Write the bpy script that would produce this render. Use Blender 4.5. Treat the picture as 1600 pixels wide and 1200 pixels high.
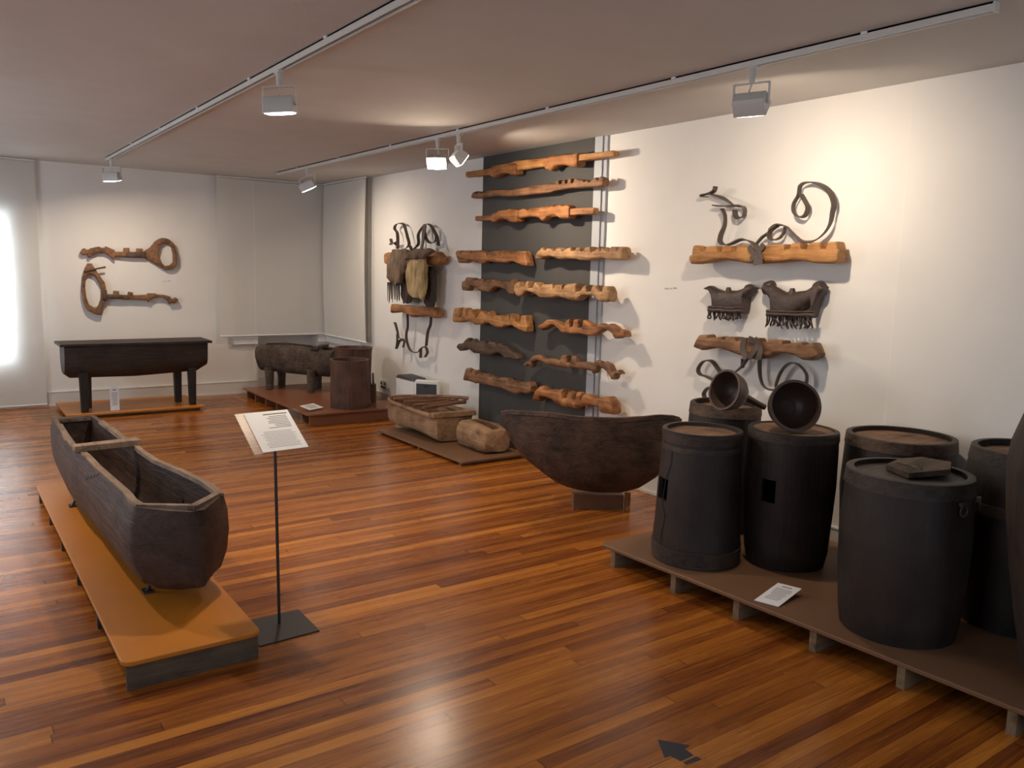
import bpy, bmesh, math, random
from mathutils import Vector, Matrix, noise
random.seed(7)
for o in list(bpy.data.objects): bpy.data.objects.remove(o)
S = bpy.context.scene
COL = S.collection

# ------------------------------------------------------------------ camera
F, YAW, PITCH, ROLL, CH = 1277.2, .620649, -.137585, .0249746, 1.55
fw = Vector((math.sin(YAW)*math.cos(PITCH), math.cos(YAW)*math.cos(PITCH), math.sin(PITCH)))
r0 = Vector((math.cos(YAW), -math.sin(YAW), 0)); u0 = r0.cross(fw)
rt = r0*math.cos(ROLL)+u0*math.sin(ROLL); up = rt.cross(fw)
CP = Vector((0, 0, CH))
cd = bpy.data.cameras.new('camera'); cam = bpy.data.objects.new('camera', cd); COL.objects.link(cam)
cd.sensor_fit = 'HORIZONTAL'; cd.sensor_width = 36; cd.lens = F/1600*36; cd.clip_start = .05
m = Matrix((rt, up, -fw)).transposed().to_4x4(); m.translation = CP; cam.matrix_world = m
S.camera = cam
# ------------------------------------------------------------------ world, exposure
w = bpy.data.worlds.new('world'); S.world = w; w.use_nodes = True
w.node_tree.nodes['Background'].inputs[0].default_value = (.62, .80, 1, 1)
w.node_tree.nodes['Background'].inputs[1].default_value = 1.0
S.view_settings.view_transform = 'Standard'; S.view_settings.look = 'None'
S.view_settings.exposure = 0.0; S.view_settings.gamma = 1; S.view_settings.use_curve_mapping = False
WARM = (1, .80, .60); DAY = (.78, .89, 1)
def area(name, loc, d, sx, sy, power, col, spread=180):
    l = bpy.data.lights.new(name, 'AREA'); l.shape = 'RECTANGLE'; l.size = sx; l.size_y = sy
    l.energy = power; l.color = col; l.spread = math.radians(spread)
    o = bpy.data.objects.new(name, l); COL.objects.link(o); o.location = loc
    o.rotation_euler = Vector(d).to_track_quat('-Z', 'Y').to_euler(); return o
area('daylight_front', (1.9, -2.44, 1.45), (0, 1, 0), 2.2, 1.5, 24, DAY)
area('daylight_left', (-1.94, 6.4, 1.45), (1, 0, 0), 1.5, 1.5, 44, DAY)
area('daylight_side', (-1.94, 1.6, 1.45), (1, .1, 0), 1.5, 1.5, 20, DAY)
area('daylight_back', (.14, 10.12, 1.25), (0, -1, 0), 1.0, 1.5, 170, DAY)

W, D, H = 4.14, 9.85, 2.55

# ------------------------------------------------------------------ rays through photo points onto known planes
def ray(x, y): return fw*F + rt*(x-800) - up*(y-600)
def on(x, y, ax, v):
    d = ray(x, y); t = (v-CP[ax])/d[ax]; return CP+d*t
def crop(ox, oy, s, pts): return [(ox+a/s, oy+b/s) for a, b in pts]

# ------------------------------------------------------------------ materials
def mk(name):
    m = bpy.data.materials.new(name); m.use_nodes = True; nt = m.node_tree
    return m, nt, nt.nodes['Principled BSDF']
def nd(nt, t, **kw):
    n = nt.nodes.new('ShaderNode'+t)
    for k, v in kw.items():
        if k[0] == '_': setattr(n, k[1:], v)
        elif isinstance(v, bpy.types.NodeSocket): nt.links.new(v, n.inputs[int(k[1:]) if k[1:].isdigit() else k])
        else: n.inputs[int(k[1:]) if k[1:].isdigit() else k].default_value = v
    return n
def mathn(nt, op, a, b=0., c=None):
    kw = dict(_operation=op, i0=a, i1=b)
    if c is not None: kw['i2'] = c
    return nd(nt, 'Math', **kw).outputs[0]
def ramp(nt, fac, stops):
    r = nt.nodes.new('ShaderNodeValToRGB'); nt.links.new(fac, r.inputs[0])
    e = r.color_ramp.elements
    while len(e) < len(stops): e.new(.5)
    for k, (p, c) in enumerate(stops):
        e[k].position = p; e[k].color = (*c, 1) if len(c) == 3 else c
    return r.outputs[0]
def plain(name, col, rough=.6, metal=0., bump=0., bscale=60, var=0.):
    m, nt, p = mk(name)
    p.inputs['Base Color'].default_value = (*col, 1); p.inputs['Roughness'].default_value = rough; p.inputs['Metallic'].default_value = metal
    tc = nd(nt, 'TexCoord')
    n = nd(nt, 'TexNoise', Vector=tc.outputs['Object'], Scale=bscale, Detail=5.)
    if bump:
        b = nd(nt, 'Bump', Strength=bump, Distance=.01, Height=n.outputs[0]); nt.links.new(b.outputs[0], p.inputs['Normal'])
    if var:
        n2 = nd(nt, 'TexNoise', Vector=tc.outputs['Object'], Scale=3., Detail=4.)
        c = ramp(nt, n2.outputs[0], [(.3, tuple(x*(1-var) for x in col)), (.7, tuple(min(1, x*(1+var)) for x in col))])
        nt.links.new(c, p.inputs['Base Color'])
    return m
def wood(name, c1, c2, axis=1, rough=.6, grain=1., bump=.5, blotch=.5, dark=None):
    m, nt, p = mk(name)
    tc = nd(nt, 'TexCoord'); sc = [34*grain]*3; sc[axis] = 3*grain
    mp = nd(nt, 'Mapping', Vector=tc.outputs['Object'], Scale=sc)
    n = nd(nt, 'TexNoise', Vector=mp.outputs[0], Scale=1., Detail=8., Roughness=.65, Distortion=.6)
    n2 = nd(nt, 'TexNoise', Vector=tc.outputs['Object'], Scale=7., Detail=4.)
    f = mathn(nt, 'ADD', mathn(nt, 'MULTIPLY', n.outputs[0], 1-blotch), mathn(nt, 'MULTIPLY', n2.outputs[0], blotch))
    d = dark or tuple(x*.35 for x in c2)
    c = ramp(nt, f, [(.34, d), (.44, c2), (.60, c1)])
    nt.links.new(c, p.inputs['Base Color']); p.inputs['Roughness'].default_value = rough
    h = mathn(nt, 'ADD', n.outputs[0], mathn(nt, 'MULTIPLY', n2.outputs[0], .8))
    b = nd(nt, 'Bump', Strength=bump, Distance=.012, Height=h); nt.links.new(b.outputs[0], p.inputs['Normal'])
    return m
def floor_mat():
    m, nt, p = mk('varnished_strip_floor')
    tc = nd(nt, 'TexCoord'); sp = nd(nt, 'SeparateXYZ', Vector=tc.outputs['Object'])
    x, y = sp.outputs[0], sp.outputs[1]
    PW = .058
    row = mathn(nt, 'FLOOR', mathn(nt, 'DIVIDE', y, PW))
    rn = nd(nt, 'TexWhiteNoise', _noise_dimensions='1D', W=row).outputs[0]
    xo = mathn(nt, 'ADD', x, mathn(nt, 'MULTIPLY', rn, 7.3))
    LN = 3.1
    colm = mathn(nt, 'FLOOR', mathn(nt, 'DIVIDE', xo, LN))
    cb = nd(nt, 'CombineXYZ', X=row, Y=colm)
    pn = nd(nt, 'TexWhiteNoise', _noise_dimensions='2D', Vector=cb.outputs[0])
    # grain inside each plank
    off = nd(nt, 'VectorMath', _operation='SCALE', i0=pn.outputs['Color'], Scale=9.)
    ad = nd(nt, 'VectorMath', _operation='ADD', i0=tc.outputs['Object'], i1=off.outputs[0])
    mp = nd(nt, 'Mapping', Vector=ad.outputs[0], Scale=(2.2, 42, 1))
    g = nd(nt, 'TexNoise', Vector=mp.outputs[0], Scale=1., Detail=7., Roughness=.6, Distortion=1.3).outputs[0]
    mp2 = nd(nt, 'Mapping', Vector=ad.outputs[0], Scale=(.55, 9, 1))
    g2 = nd(nt, 'TexNoise', Vector=mp2.outputs[0], Scale=1., Detail=3., Distortion=.8).outputs[0]
    f = mathn(nt, 'ADD', mathn(nt, 'MULTIPLY', pn.outputs['Value'], .34), mathn(nt, 'MULTIPLY', g, .68))
    f = mathn(nt, 'ADD', f, mathn(nt, 'MULTIPLY', mathn(nt, 'SUBTRACT', g2, .5), .75))
    c = ramp(nt, f, [(.14, (.10, .024, .008)), (.34, (.20, .056, .010)), (.54, (.34, .110, .017)), (.85, (.54, .205, .032))])
    fy = mathn(nt, 'FRACT', mathn(nt, 'DIVIDE', y, PW)); ey = mathn(nt, 'ABSOLUTE', mathn(nt, 'SUBTRACT', fy, .5))
    gy = mathn(nt, 'GREATER_THAN', ey, .483)
    fx = mathn(nt, 'FRACT', mathn(nt, 'DIVIDE', xo, LN)); ex = mathn(nt, 'ABSOLUTE', mathn(nt, 'SUBTRACT', fx, .5))
    gx = mathn(nt, 'GREATER_THAN', ex, .4992)
    gap = mathn(nt, 'MAXIMUM', gy, gx)
    mx = nd(nt, 'Mix', _data_type='RGBA', i0=mathn(nt, 'MULTIPLY', gap, .75)); nt.links.new(c, mx.inputs[6]); mx.inputs[7].default_value = (.05, .012, .004, 1)
    nt.links.new(mx.outputs[2], p.inputs['Base Color'])
    rn2 = nd(nt, 'TexNoise', Vector=tc.outputs['Object'], Scale=1.6, Detail=4.).outputs[0]
    ro = mathn(nt, 'ADD', mathn(nt, 'MULTIPLY', rn2, .18), mathn(nt, 'MULTIPLY', g, .10))
    nt.links.new(mathn(nt, 'ADD', ro, .13), p.inputs['Roughness'])
    p.inputs['Specular IOR Level'].default_value = .33
    hh = mathn(nt, 'SUBTRACT', mathn(nt, 'MULTIPLY', g, .22), gap)
    hh = mathn(nt, 'ADD', hh, mathn(nt, 'MULTIPLY', pn.outputs['Value'], .5))
    b = nd(nt, 'Bump', Strength=.22, Distance=.003, Height=hh); nt.links.new(b.outputs[0], p.inputs['Normal'])
    return m
M = {}
M['floor'] = floor_mat()
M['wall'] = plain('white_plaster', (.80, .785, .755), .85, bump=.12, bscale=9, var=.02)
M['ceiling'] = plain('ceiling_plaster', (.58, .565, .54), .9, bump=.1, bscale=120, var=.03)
M['baseboard'] = plain('baseboard_paint', (.70, .67, .62), .55)
M['white'] = plain('white_paint', (.82, .82, .80), .5)
M['track'] = plain('track_aluminium', (.66, .65, .62), .45, .15)
M['slot'] = plain('track_slot', (.02, .02, .02), .8)
M['panel'] = plain('dark_grey_paint', (.062, .060, .058), .75, bump=.06, bscale=30, var=.08)
M['batten'] = plain('light_grey_batten', (.42, .445, .475), .6)
M['lamp'] = plain('lamp_enamel', (.62, .62, .60), .45)
M['plat_orange'] = plain('orange_board', (.48, .165, .014), .38, var=.07, bump=.04, bscale=150)
M['plat_brown'] = plain('brown_board', (.185, .096, .050), .5, var=.08, bump=.05, bscale=150)
M['plat_mid'] = plain('reddish_brown_board', (.225, .085, .040), .36, var=.08, bump=.05, bscale=150)
M['joist'] = wood('pine_joist', (.26, .175, .10), (.17, .11, .065), axis=0, rough=.8)
M['dark_joist'] = wood('stained_joist', (.12, .082, .052), (.075, .05, .033), axis=0, rough=.8)
M['yoke_orange'] = wood('orange_brown_yoke_wood', (.43, .19, .065), (.22, .085, .026), bump=1.)
M['yoke_golden'] = wood('golden_yoke_wood', (.52, .26, .088), (.33, .145, .042), bump=.9)
M['yoke_pale'] = wood('pale_yoke_wood', (.48, .28, .13), (.27, .14, .06), bump=1.)
M['yoke_brown'] = wood('brown_yoke_wood', (.29, .145, .068), (.15, .07, .032), bump=1.)
M['yoke_dark'] = wood('dark_yoke_wood', (.12, .075, .048), (.075, .045, .028), bump=.9)
M['black_wood'] = wood('blackened_wood', (.026, .017, .013), (.015, .010, .008), axis=2, rough=.55, bump=.35, blotch=.75, dark=(.008, .006, .005))
M['black_wood_h'] = wood('blackened_plank_wood', (.040, .026, .019), (.022, .014, .010), axis=0, rough=.6, bump=.7, dark=(.008, .006, .005))
M['canoe_wood'] = wood('dark_reddish_trough_wood', (.072, .040, .029), (.044, .023, .016), axis=1, rough=.55, bump=.8, grain=.7)
M['rim_wood'] = wood('worn_rim_wood', (.27, .185, .13), (.16, .105, .07), axis=1, rough=.75, bump=.8)
M['moon_wood'] = wood('dark_brown_trough_wood', (.092, .052, .036), (.045, .025, .018), axis=0, rough=.6, bump=.9, grain=.6, dark=(.016, .01, .008))
M['chest_wood'] = wood('raw_brown_trough_wood', (.42, .26, .15), (.26, .15, .08), axis=1, rough=.8, bump=.9)
M['stick_wood'] = wood('old_stick_wood', (.33, .18, .11), (.20, .10, .06), axis=0, rough=.75)
M['lid_brown'] = wood('worn_lid_wood', (.24, .135, .078), (.13, .072, .042), axis=0, rough=.75, bump=.9)
M['drum_wood'] = wood('reddish_brown_bark_wood', (.135, .062, .038), (.08, .036, .022), axis=2, rough=.65, bump=.9)
M['log_wood'] = wood('rough_charred_log', (.115, .078, .055), (.05, .034, .024), axis=0, rough=.8, bump=1., grain=1.2)
M['pot'] = plain('dark_turned_wood', (.060, .034, .025), .42, bump=.1, bscale=30, var=.3)
M['hoop'] = wood('dark_hoop', (.058, .040, .031), (.032, .022, .017), axis=0, rough=.55, bump=.6)
M['hoop_brown'] = wood('brown_hoop', (.13, .080, .052), (.075, .046, .031), axis=0, rough=.65, bump=.7)
M['leather'] = plain('brown_leather_strap', (.085, .062, .048), .55, bump=.15, bscale=90, var=.25)
M['dleather'] = plain('black_leather', (.050, .032, .027), .5, bump=.4, bscale=40, var=.35)
M['fringe'] = plain('fringe_leather', (.045, .032, .026), .6)
M['hide_brown'] = wood('brown_hide', (.21, .145, .095), (.12, .08, .052), axis=2, rough=.9, bump=1.)
M['hide_fur'] = wood('yellow_fur_hide', (.56, .42, .22), (.36, .25, .12), axis=2, rough=.95, bump=1.)
M['hide_dark'] = wood('dark_hide', (.075, .055, .042), (.045, .033, .026), axis=2, rough=.9, bump=1.)
M['paper'] = plain('paper', (.84, .86, .88), .6)
M['ink'] = plain('ink', (.10, .10, .12), .7)
M['steel'] = plain('dark_steel', (.045, .042, .045), .42, .5)
M['arrow'] = plain('arrow_vinyl', (.022, .028, .045), .5)
M['iron'] = plain('worn_iron', (.14, .13, .125), .45, .8)
M['plastic_dark'] = plain('charcoal_plastic', (.045, .048, .052), .5)
M['blind'] = None
m, nt, p = mk('blind_fabric'); p.inputs['Base Color'].default_value = (.76, .735, .69, 1); p.inputs['Roughness'].default_value = .9
tr = nd(nt, 'BsdfTranslucent', Color=(.62, .62, .6, 1)); mxs = nd(nt, 'MixShader', i0=.18, i1=p.outputs[0], i2=tr.outputs[0])
nt.links.new(mxs.outputs[0], nt.nodes['Material Output'].inputs[0])
tcb = nd(nt, 'TexCoord'); mpb = nd(nt, 'Mapping', Vector=tcb.outputs['Object'], Scale=(5, 5, .25)); nb = nd(nt, 'TexNoise', Vector=mpb.outputs[0], Scale=1., Detail=1.)
bb = nd(nt, 'Bump', Strength=.35, Distance=.03, Height=nb.outputs[0]); nt.links.new(bb.outputs[0], p.inputs['Normal'])
M['blind'] = m
m, nt, p = mk('acrylic'); t = nd(nt, 'BsdfTransparent', Color=(.96, .98, 1, 1)); gl = nd(nt, 'BsdfGlossy', Roughness=.30); lw = nd(nt, 'LayerWeight', Blend=.25)
mxs = nd(nt, 'MixShader', i0=.012, i1=t.outputs[0], i2=gl.outputs[0]); nt.links.new(mxs.outputs[0], nt.nodes['Material Output'].inputs[0]); M['acrylic'] = m
m, nt, p = mk('lit_glass'); e = nd(nt, 'Emission', Color=(1, .93, .82, 1), Strength=14.); nt.links.new(e.outputs[0], nt.nodes['Material Output'].inputs[0]); M['lit'] = m
m, nt, p = mk('window_glass'); t = nd(nt, 'BsdfTransparent'); gl = nd(nt, 'BsdfGlossy', Roughness=.02); mxs = nd(nt, 'MixShader', i0=.06, i1=t.outputs[0], i2=gl.outputs[0]); nt.links.new(mxs.outputs[0], nt.nodes['Material Output'].inputs[0]); M['glass'] = m

# ------------------------------------------------------------------ building helpers
ORG = {}
def tag(o, label, cat, group=None):
    o['label'] = label; o['category'] = cat
    if group: o['group'] = group
    return o
def thing(name, label, cat, loc, group=None):
    o = bpy.data.objects.new(name, None); COL.objects.link(o); o.location = loc; o.empty_display_size = .1
    ORG[o.name] = Vector(loc); return tag(o, label, cat, group)
def link(name, vs, fs, mat, parent=None, loc=None, sharp=38, smooth=True, extra=None):
    org = ORG[parent.name] if parent else Vector(loc if loc else sum((Vector(v) for v in vs), Vector())/len(vs))
    me = bpy.data.meshes.new(name); me.from_pydata([tuple(Vector(v)-org) for v in vs], [], fs)
    bm = bmesh.new(); bm.from_mesh(me); bmesh.ops.recalc_face_normals(bm, faces=bm.faces)
    for f in bm.faces: f.smooth = smooth
    lim = math.radians(sharp)
    for e in bm.edges:
        if len(e.link_faces) == 2 and e.calc_face_angle(0) > lim: e.smooth = False
    bm.to_mesh(me); bm.free()
    me.materials.append(mat)
    if extra:
        for mm in extra: me.materials.append(mm)
    o = bpy.data.objects.new(name, me); COL.objects.link(o); ORG[o.name] = org
    if parent: o.parent = parent
    else: o.location = org
    return o
class MB:
    def __init__(s): s.v = []; s.f = []
    def add(s, vs, fs):
        k = len(s.v); s.v += [Vector(v) for v in vs]; s.f += [tuple(i+k for i in f) for f in fs]; return s
    def box(s, a, b):
        x0, y0, z0 = a; x1, y1, z1 = b
        return s.add([(x, y, z) for x in (x0, x1) for y in (y0, y1) for z in (z0, z1)], [(0, 1, 3, 2), (4, 6, 7, 5), (0, 4, 5, 1), (2, 3, 7, 6), (0, 2, 6, 4), (1, 5, 7, 3)])
    def obox(s, c, ax, ay, az):   # oriented box, half axes
        c, ax, ay, az = map(Vector, (c, ax, ay, az))
        return s.add([c+ax*i+ay*j+az*k for i in (-1, 1) for j in (-1, 1) for k in (-1, 1)], [(0, 1, 3, 2), (4, 6, 7, 5), (0, 4, 5, 1), (2, 3, 7, 6), (0, 2, 6, 4), (1, 5, 7, 3)])
    def rings(s, rs, cap=True, close=False):
        n = len(rs[0]); vs = [p for r in rs for p in r]; fs = []
        R = len(rs)
        for i in range(R if close else R-1):
            a = i*n; b = ((i+1) % R)*n
            for j in range(n): fs.append((a+j, a+(j+1) % n, b+(j+1) % n, b+j))
        if cap and not close: fs.append(tuple(range(n))); fs.append(tuple((R-1)*n+j for j in range(n)))
        return s.add(vs, fs)
    def tube(s, pts, r, n=10):
        pts = [Vector(p) for p in pts]; rs = []
        for i, p in enumerate(pts):
            t = (pts[min(i+1, len(pts)-1)]-pts[max(i-1, 0)]).normalized()
            a = t.cross(Vector((.13, .27, .95))).normalized(); b = t.cross(a)
            rr = r[i] if isinstance(r, (list, tuple)) else r
            rs.append([p+(a*math.cos(2*math.pi*k/n)+b*math.sin(2*math.pi*k/n))*rr for k in range(n)])
        return s.rings(rs)
    def lathe(s, c, prof, n=40, wob=0., seed=0, axis=None, caps=True):
        c = Vector(c); az = Vector(axis or (0, 0, 1)).normalized()
        ax = az.cross(Vector((.31, .95, .05))).normalized(); ay = az.cross(ax); rs = []
        for r, h in prof:
            ring = []
            for k in range(n):
                th = 2*math.pi*k/n
                q = 1+wob*noise.noise(Vector((math.cos(th)*1.3+seed, math.sin(th)*1.3, h*2.2)))
                ring.append(c+az*h+(ax*math.cos(th)+ay*math.sin(th))*r*q)
            rs.append(ring)
        return s.rings(rs, cap=caps)
    def out(s, name, mat, parent=None, jit=0., jscale=14, bevel=0., **kw):
        if jit:
            s.v = [v+noise.noise_vector(v*jscale)*jit for v in s.v]
        o = link(name, s.v, s.f, mat, parent, **kw)
        if bevel:
            b = o.modifiers.new('bevel', 'BEVEL'); b.width = bevel; b.segments = 2; b.limit_method = 'ANGLE'
        return o
def struct(o): o['kind'] = 'structure'; return o
def smooth_path(pts, k=6, closed=False):
    pts = [Vector(p) for p in pts]; n = len(pts); out = []
    for i in range(n if closed else n-1):
        g = lambda j: pts[j % n] if closed else pts[max(0, min(n-1, j))]
        a, b, c, d = g(i-1), g(i), g(i+1), g(i+2)
        for q in range(k):
            t = q/k
            out.append(.5*((2*b)+(c-a)*t+(2*a-5*b+4*c-d)*t*t+(3*b-a-3*c+d)*t**3))
    if not closed: out.append(pts[-1])
    return out
def ribbon(mb, pts, nrm, depth, thick, k=6, wave=.006):
    """strap standing on its edge against a wall with normal nrm"""
    P = smooth_path(pts, k); nrm = Vector(nrm); rs = []
    for i, p in enumerate(P):
        t = (P[min(i+1, len(P)-1)]-P[max(i-1, 0)]).normalized()
        s = t.cross(nrm).normalized()
        tw = noise.noise(p*6)*.6; a = nrm*math.cos(tw)+s*math.sin(tw); b = a.cross(t).normalized()
        c = p+nrm*wave*noise.noise(p*9+Vector((5, 5, 5)))
        rs.append([c+a*depth/2+b*thick/2, c+a*depth/2-b*thick/2, c-a*depth/2-b*thick/2, c-a*depth/2+b*thick/2])
    return mb.rings(rs)
def lerp(poly, s):
    if s <= poly[0][0]: return poly[0][1]
    for (a, va), (b, vb) in zip(poly, poly[1:]):
        if s <= b: return va if b-a < 1e-9 else va+(vb-va)*(s-a)/(b-a)
    return poly[-1][1]
def carve(mb, top, bot, ax, plane, depth, p=4.5, n=16, step=.018, swell=0., inv=1, sharpen=0.):
    """solid carved piece: its upper and lower outline lie on a plane (ax = 0: x = plane, outline runs along y; ax = 1: y = plane, runs along x) and it reaches 'depth' towards the wall"""
    al = 1-ax
    T = sorted(((on(x, y, ax, plane)[al], on(x, y, ax, plane)[2]) for x, y in top)); B = sorted(((on(x, y, ax, plane)[al], on(x, y, ax, plane)[2]) for x, y in bot))
    lo = min(T[0][0], B[0][0]); hi = max(T[-1][0], B[-1][0])
    fix = lambda L: [(s+i*1e-5, v) for i, (s, v) in enumerate(L)]
    T, B = fix(T), fix(B)
    if sharpen:
        def boost(L, sg):
            out = []
            for s, v in L:
                av = sum(lerp(L, s+d) for d in (-.05, -.035, -.02, -.01, 0, .01, .02, .035, .05))/9
                out.append((s, v+sharpen*max(-.02, min(.02, v-av))))
            return out
        T = boost(T, 1)
    ss = set([lo, hi]) | set(s for s, _ in T) | set(s for s, _ in B); k = int((hi-lo)/step)+1
    ss |= set(lo+(hi-lo)*i/k for i in range(k+1)); ss = sorted(ss)
    st = [ss[0]]
    for s in ss[1:]:
        if s-st[-1] > .0015: st.append(s)
    rs = []; L = hi-lo
    for i, s in enumerate(st):
        t, b = lerp(T, s), lerp(B, s)
        if t-b < .006: t, b = (t+b)/2+.003, (t+b)/2-.003
        e = min(s-lo, hi-s); q = 1 if e > .012 else .86+.14*e/.012
        h = (t-b)/2; cz = (t+b)/2; d2 = depth/2; cc = plane+d2
        d2 *= 1+swell*math.sin(math.pi*(s-lo)/L)+.08*noise.noise(Vector((s*9, cz*3, 1)))
        ring = []
        for j in range(n):
            a = 2*math.pi*(j+.5)/n; c_, s_ = math.cos(a), math.sin(a)
            u = math.copysign(abs(c_)**(2/p), c_)*d2*q; v = math.copysign(abs(s_)**(2/p), s_)*h*q
            ring.append((cc+u, s, cz+v) if ax == 0 else (s, cc+u, cz+v))
        rs.append(ring)
    mb.rings(rs); return lo, hi, T, B
def interp_ring(sec, w, h, c, z0, e, du=0):
    return [Vector(c)+Vector(e)*(u*w)+Vector((0, 0, 1))*(z0+v*h) for u, v in sec]
def trough(st, out_sec, t, inn_sec=None, ends=(1, 1)):
    """hollowed log. st = stations (x, y, half width, z bottom, z rim); section points (u across, v up) run rim, bottom, rim"""
    inn_sec = inn_sec or out_sec; n = len(out_sec); N = len(st); mb = MB(); vs = []; O = []; I = []
    for i, (x, y, w_, zb, zt) in enumerate(st):
        a = Vector(st[max(i-1, 0)][:2]); b = Vector(st[min(i+1, N-1)][:2]); d = (b-a).normalized(); e = (d.y, -d.x, 0)
        O.append(interp_ring(out_sec, w_, zt-zb, (x, y, 0), zb, e))
        tt = min(t, w_*.45)
        I.append([Vector((x, y, 0))+Vector(e)*(u*(w_-tt))+Vector((0, 0, zb+tt*1.3+v*(zt-zb-tt*1.3))) for u, v in inn_sec])
    # inner cavity is inset from both ends
    def between(A, B, f): return [a.lerp(b, f) for a, b in zip(A, B)]
    L0 = (Vector(st[1][:2])-Vector(st[0][:2])).length; L1 = (Vector(st[-1][:2])-Vector(st[-2][:2])).length
    f0 = min(t/L0, .9); f1 = min(t/L1, .9)
    I[0] = between(I[0], I[1], f0); I[-1] = between(I[-1], I[-2], f1)
    for r in O: vs += r
    k = len(vs)
    for r in I: vs += r
    fs = []
    for i in range(N-1):
        for j in range(n-1):
            fs.append((i*n+j, i*n+j+1, (i+1)*n+j+1, (i+1)*n+j)); fs.append((k+i*n+j, k+(i+1)*n+j, k+(i+1)*n+j+1, k+i*n+j+1))
        for j in (0, n-1): fs.append((i*n+j, (i+1)*n+j, k+(i+1)*n+j, k+i*n+j))
    for i in (0, N-1):
        fs.append(tuple(i*n+j for j in range(n))); fs.append(tuple(k+i*n+j for j in range(n)))
        fs.append((i*n, i*n+n-1, k+i*n+n-1, k+i*n))
    mb.add(vs, fs); return mb
def usec(p=2.4, n=20, flare=1.):
    out = []
    for j in range(n+1):
        a = math.pi*j/n; c_, s_ = math.cos(a), math.sin(a)
        out.append((math.copysign(abs(c_)**(2/p), c_), 1-abs(s_)**(2/p)))
    return out

# ------------------------------------------------------------------ room shell
struct(MB().box((-2, -2.5, -.1), (W, D+.5, 0)).out('floor', M['floor'], loc=(0, 0, 0), smooth=False))
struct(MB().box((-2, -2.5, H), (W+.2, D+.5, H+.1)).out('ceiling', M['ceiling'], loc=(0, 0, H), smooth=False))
mb = MB().box((W, -2.5, 0), (W+.2, D+.2, H)); struct(mb.out('wall_right', M['wall'], loc=(W, 4, 0), smooth=False))
mb = MB(); T = .24   # back wall with the glazed opening at the left and the niche under the corner blind
mb.box((-2, D, 0), (-.35, D+T, H)).box((-.35, D, 0), (.68, D+T, .50)).box((-.35, D, 2.0), (.68, D+T, H)).box((.68, D, 0), (3.22, D+T, H))
mb.box((3.22, D, 2.2), (3.98, D+T, H)).box((3.98, D, 0), (W, D+T, H)).box((3.22, D+T, 0), (3.98, D+T+.05, 2.2))
struct(mb.out('wall_back', M['wall'], loc=(2, D, 0), smooth=False))
mb = MB().box((-2.2, -2.5, 0), (-2, D+.5, .7)).box((-2.2, -2.5, 2.2), (-2, D+.5, H)).box((-2.2, -2.5, .7), (-2, .85, 2.2)).box((-2.2, 2.35, .7), (-2, 5.65, 2.2)).box((-2.2, 7.15, .7), (-2, D+.5, 2.2))
struct(mb.out('wall_left', M['wall'], loc=(-2, 4, 0), smooth=False))
mb = MB().box((-2, -2.7, 0), (W, -2.5, .7)).box((-2, -2.7, 2.2), (W, -2.5, H)).box((-2, -2.7, .7), (.8, -2.5, 2.2)).box((3.0, -2.7, .7), (W, -2.5, 2.2))
struct(mb.out('wall_front', M['wall'], loc=(1, -2.5, 0), smooth=False))
def window(n, c, u, hw, z0, z1):
    c = Vector(c); u = Vector(u); nn = Vector((0, 0, 1)).cross(u); hh = (z1-z0)/2; cz = Vector((c.x, c.y, (z0+z1)/2))
    o = struct(MB().obox(cz, u*hw, nn*.003, (0, 0, hh)).out('window_%d' % n, M['glass'], loc=tuple(cz), smooth=False))
    fr = MB()
    for s in (-1, 0, 1): fr.obox(cz+u*(hw-.025)*s, u*.025, nn*.025, (0, 0, hh))
    for s in (-1, 1): fr.obox(cz+Vector((0, 0, (hh-.025)*s)), u*hw, nn*.025, (0, 0, .025))
    fr.out('window_frame', M['white'], o, smooth=False)
window(1, (.165, D+.20, 0), (1, 0, 0), .515, .50, 2.0)
window(2, (-2.1, 6.4, 0), (0, 1, 0), .75, .7, 2.2)
window(4, (-2.1, 1.6, 0), (0, 1, 0), .75, .7, 2.2)
window(3, (1.9, -2.6, 0), (1, 0, 0), 1.1, .7, 2.2)
def base(name, segs, horiz):
    mb = MB()
    for a, b in segs:
        if horiz == 'r':
            mb.box((W-.018, a, 0), (W, b, .15)).box((W-.030, a, 0), (W-.018, b, .02)).box((W-.022, a, .142), (W-.0, b, .152))
        else: mb.box((a, D-.018, 0), (b, D, .15)).box((a, D-.030, 0), (b, D-.018, .02)).box((a, D-.022, .142), (b, D, .152))
    struct(mb.out(name, M['baseboard'], smooth=False))
base('baseboard_right', [(-2.5, 4.64), (6.30, D)], 'r'); base('baseboard_back', [(-2, -.4), (.98, 3.22), (3.98, W)], 'b')
struct(MB().box((3.22, D+T-.015, 0), (3.98, D+T, .15)).out('baseboard_niche', M['baseboard'], smooth=False))
mb = MB().box((2.93, D-.05, .60), (3.22, D, .67)).box((2.90, D-.07, .67), (3.22, D, .70)).box((3.98, D-.05, .60), (W, D, .67)).box((3.98, D-.07, .67), (W, D, .70))
mb.box((3.19, D-.012, .0), (3.22, D, .60))
struct(mb.out('trim_1', M['white'], smooth=False))
mb = MB().box((W-.05, 8.78, .60), (W, 9.80, .65)).box((W-.06, 8.76, .65), (W, 9.80, .68)); struct(mb.out('trim_2', M['white'], smooth=False))
struct(MB().box((W-.012, -2.5, 0), (W, 2.345, H)).out('trim_3', M['wall'], smooth=False, bevel=.004))

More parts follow.
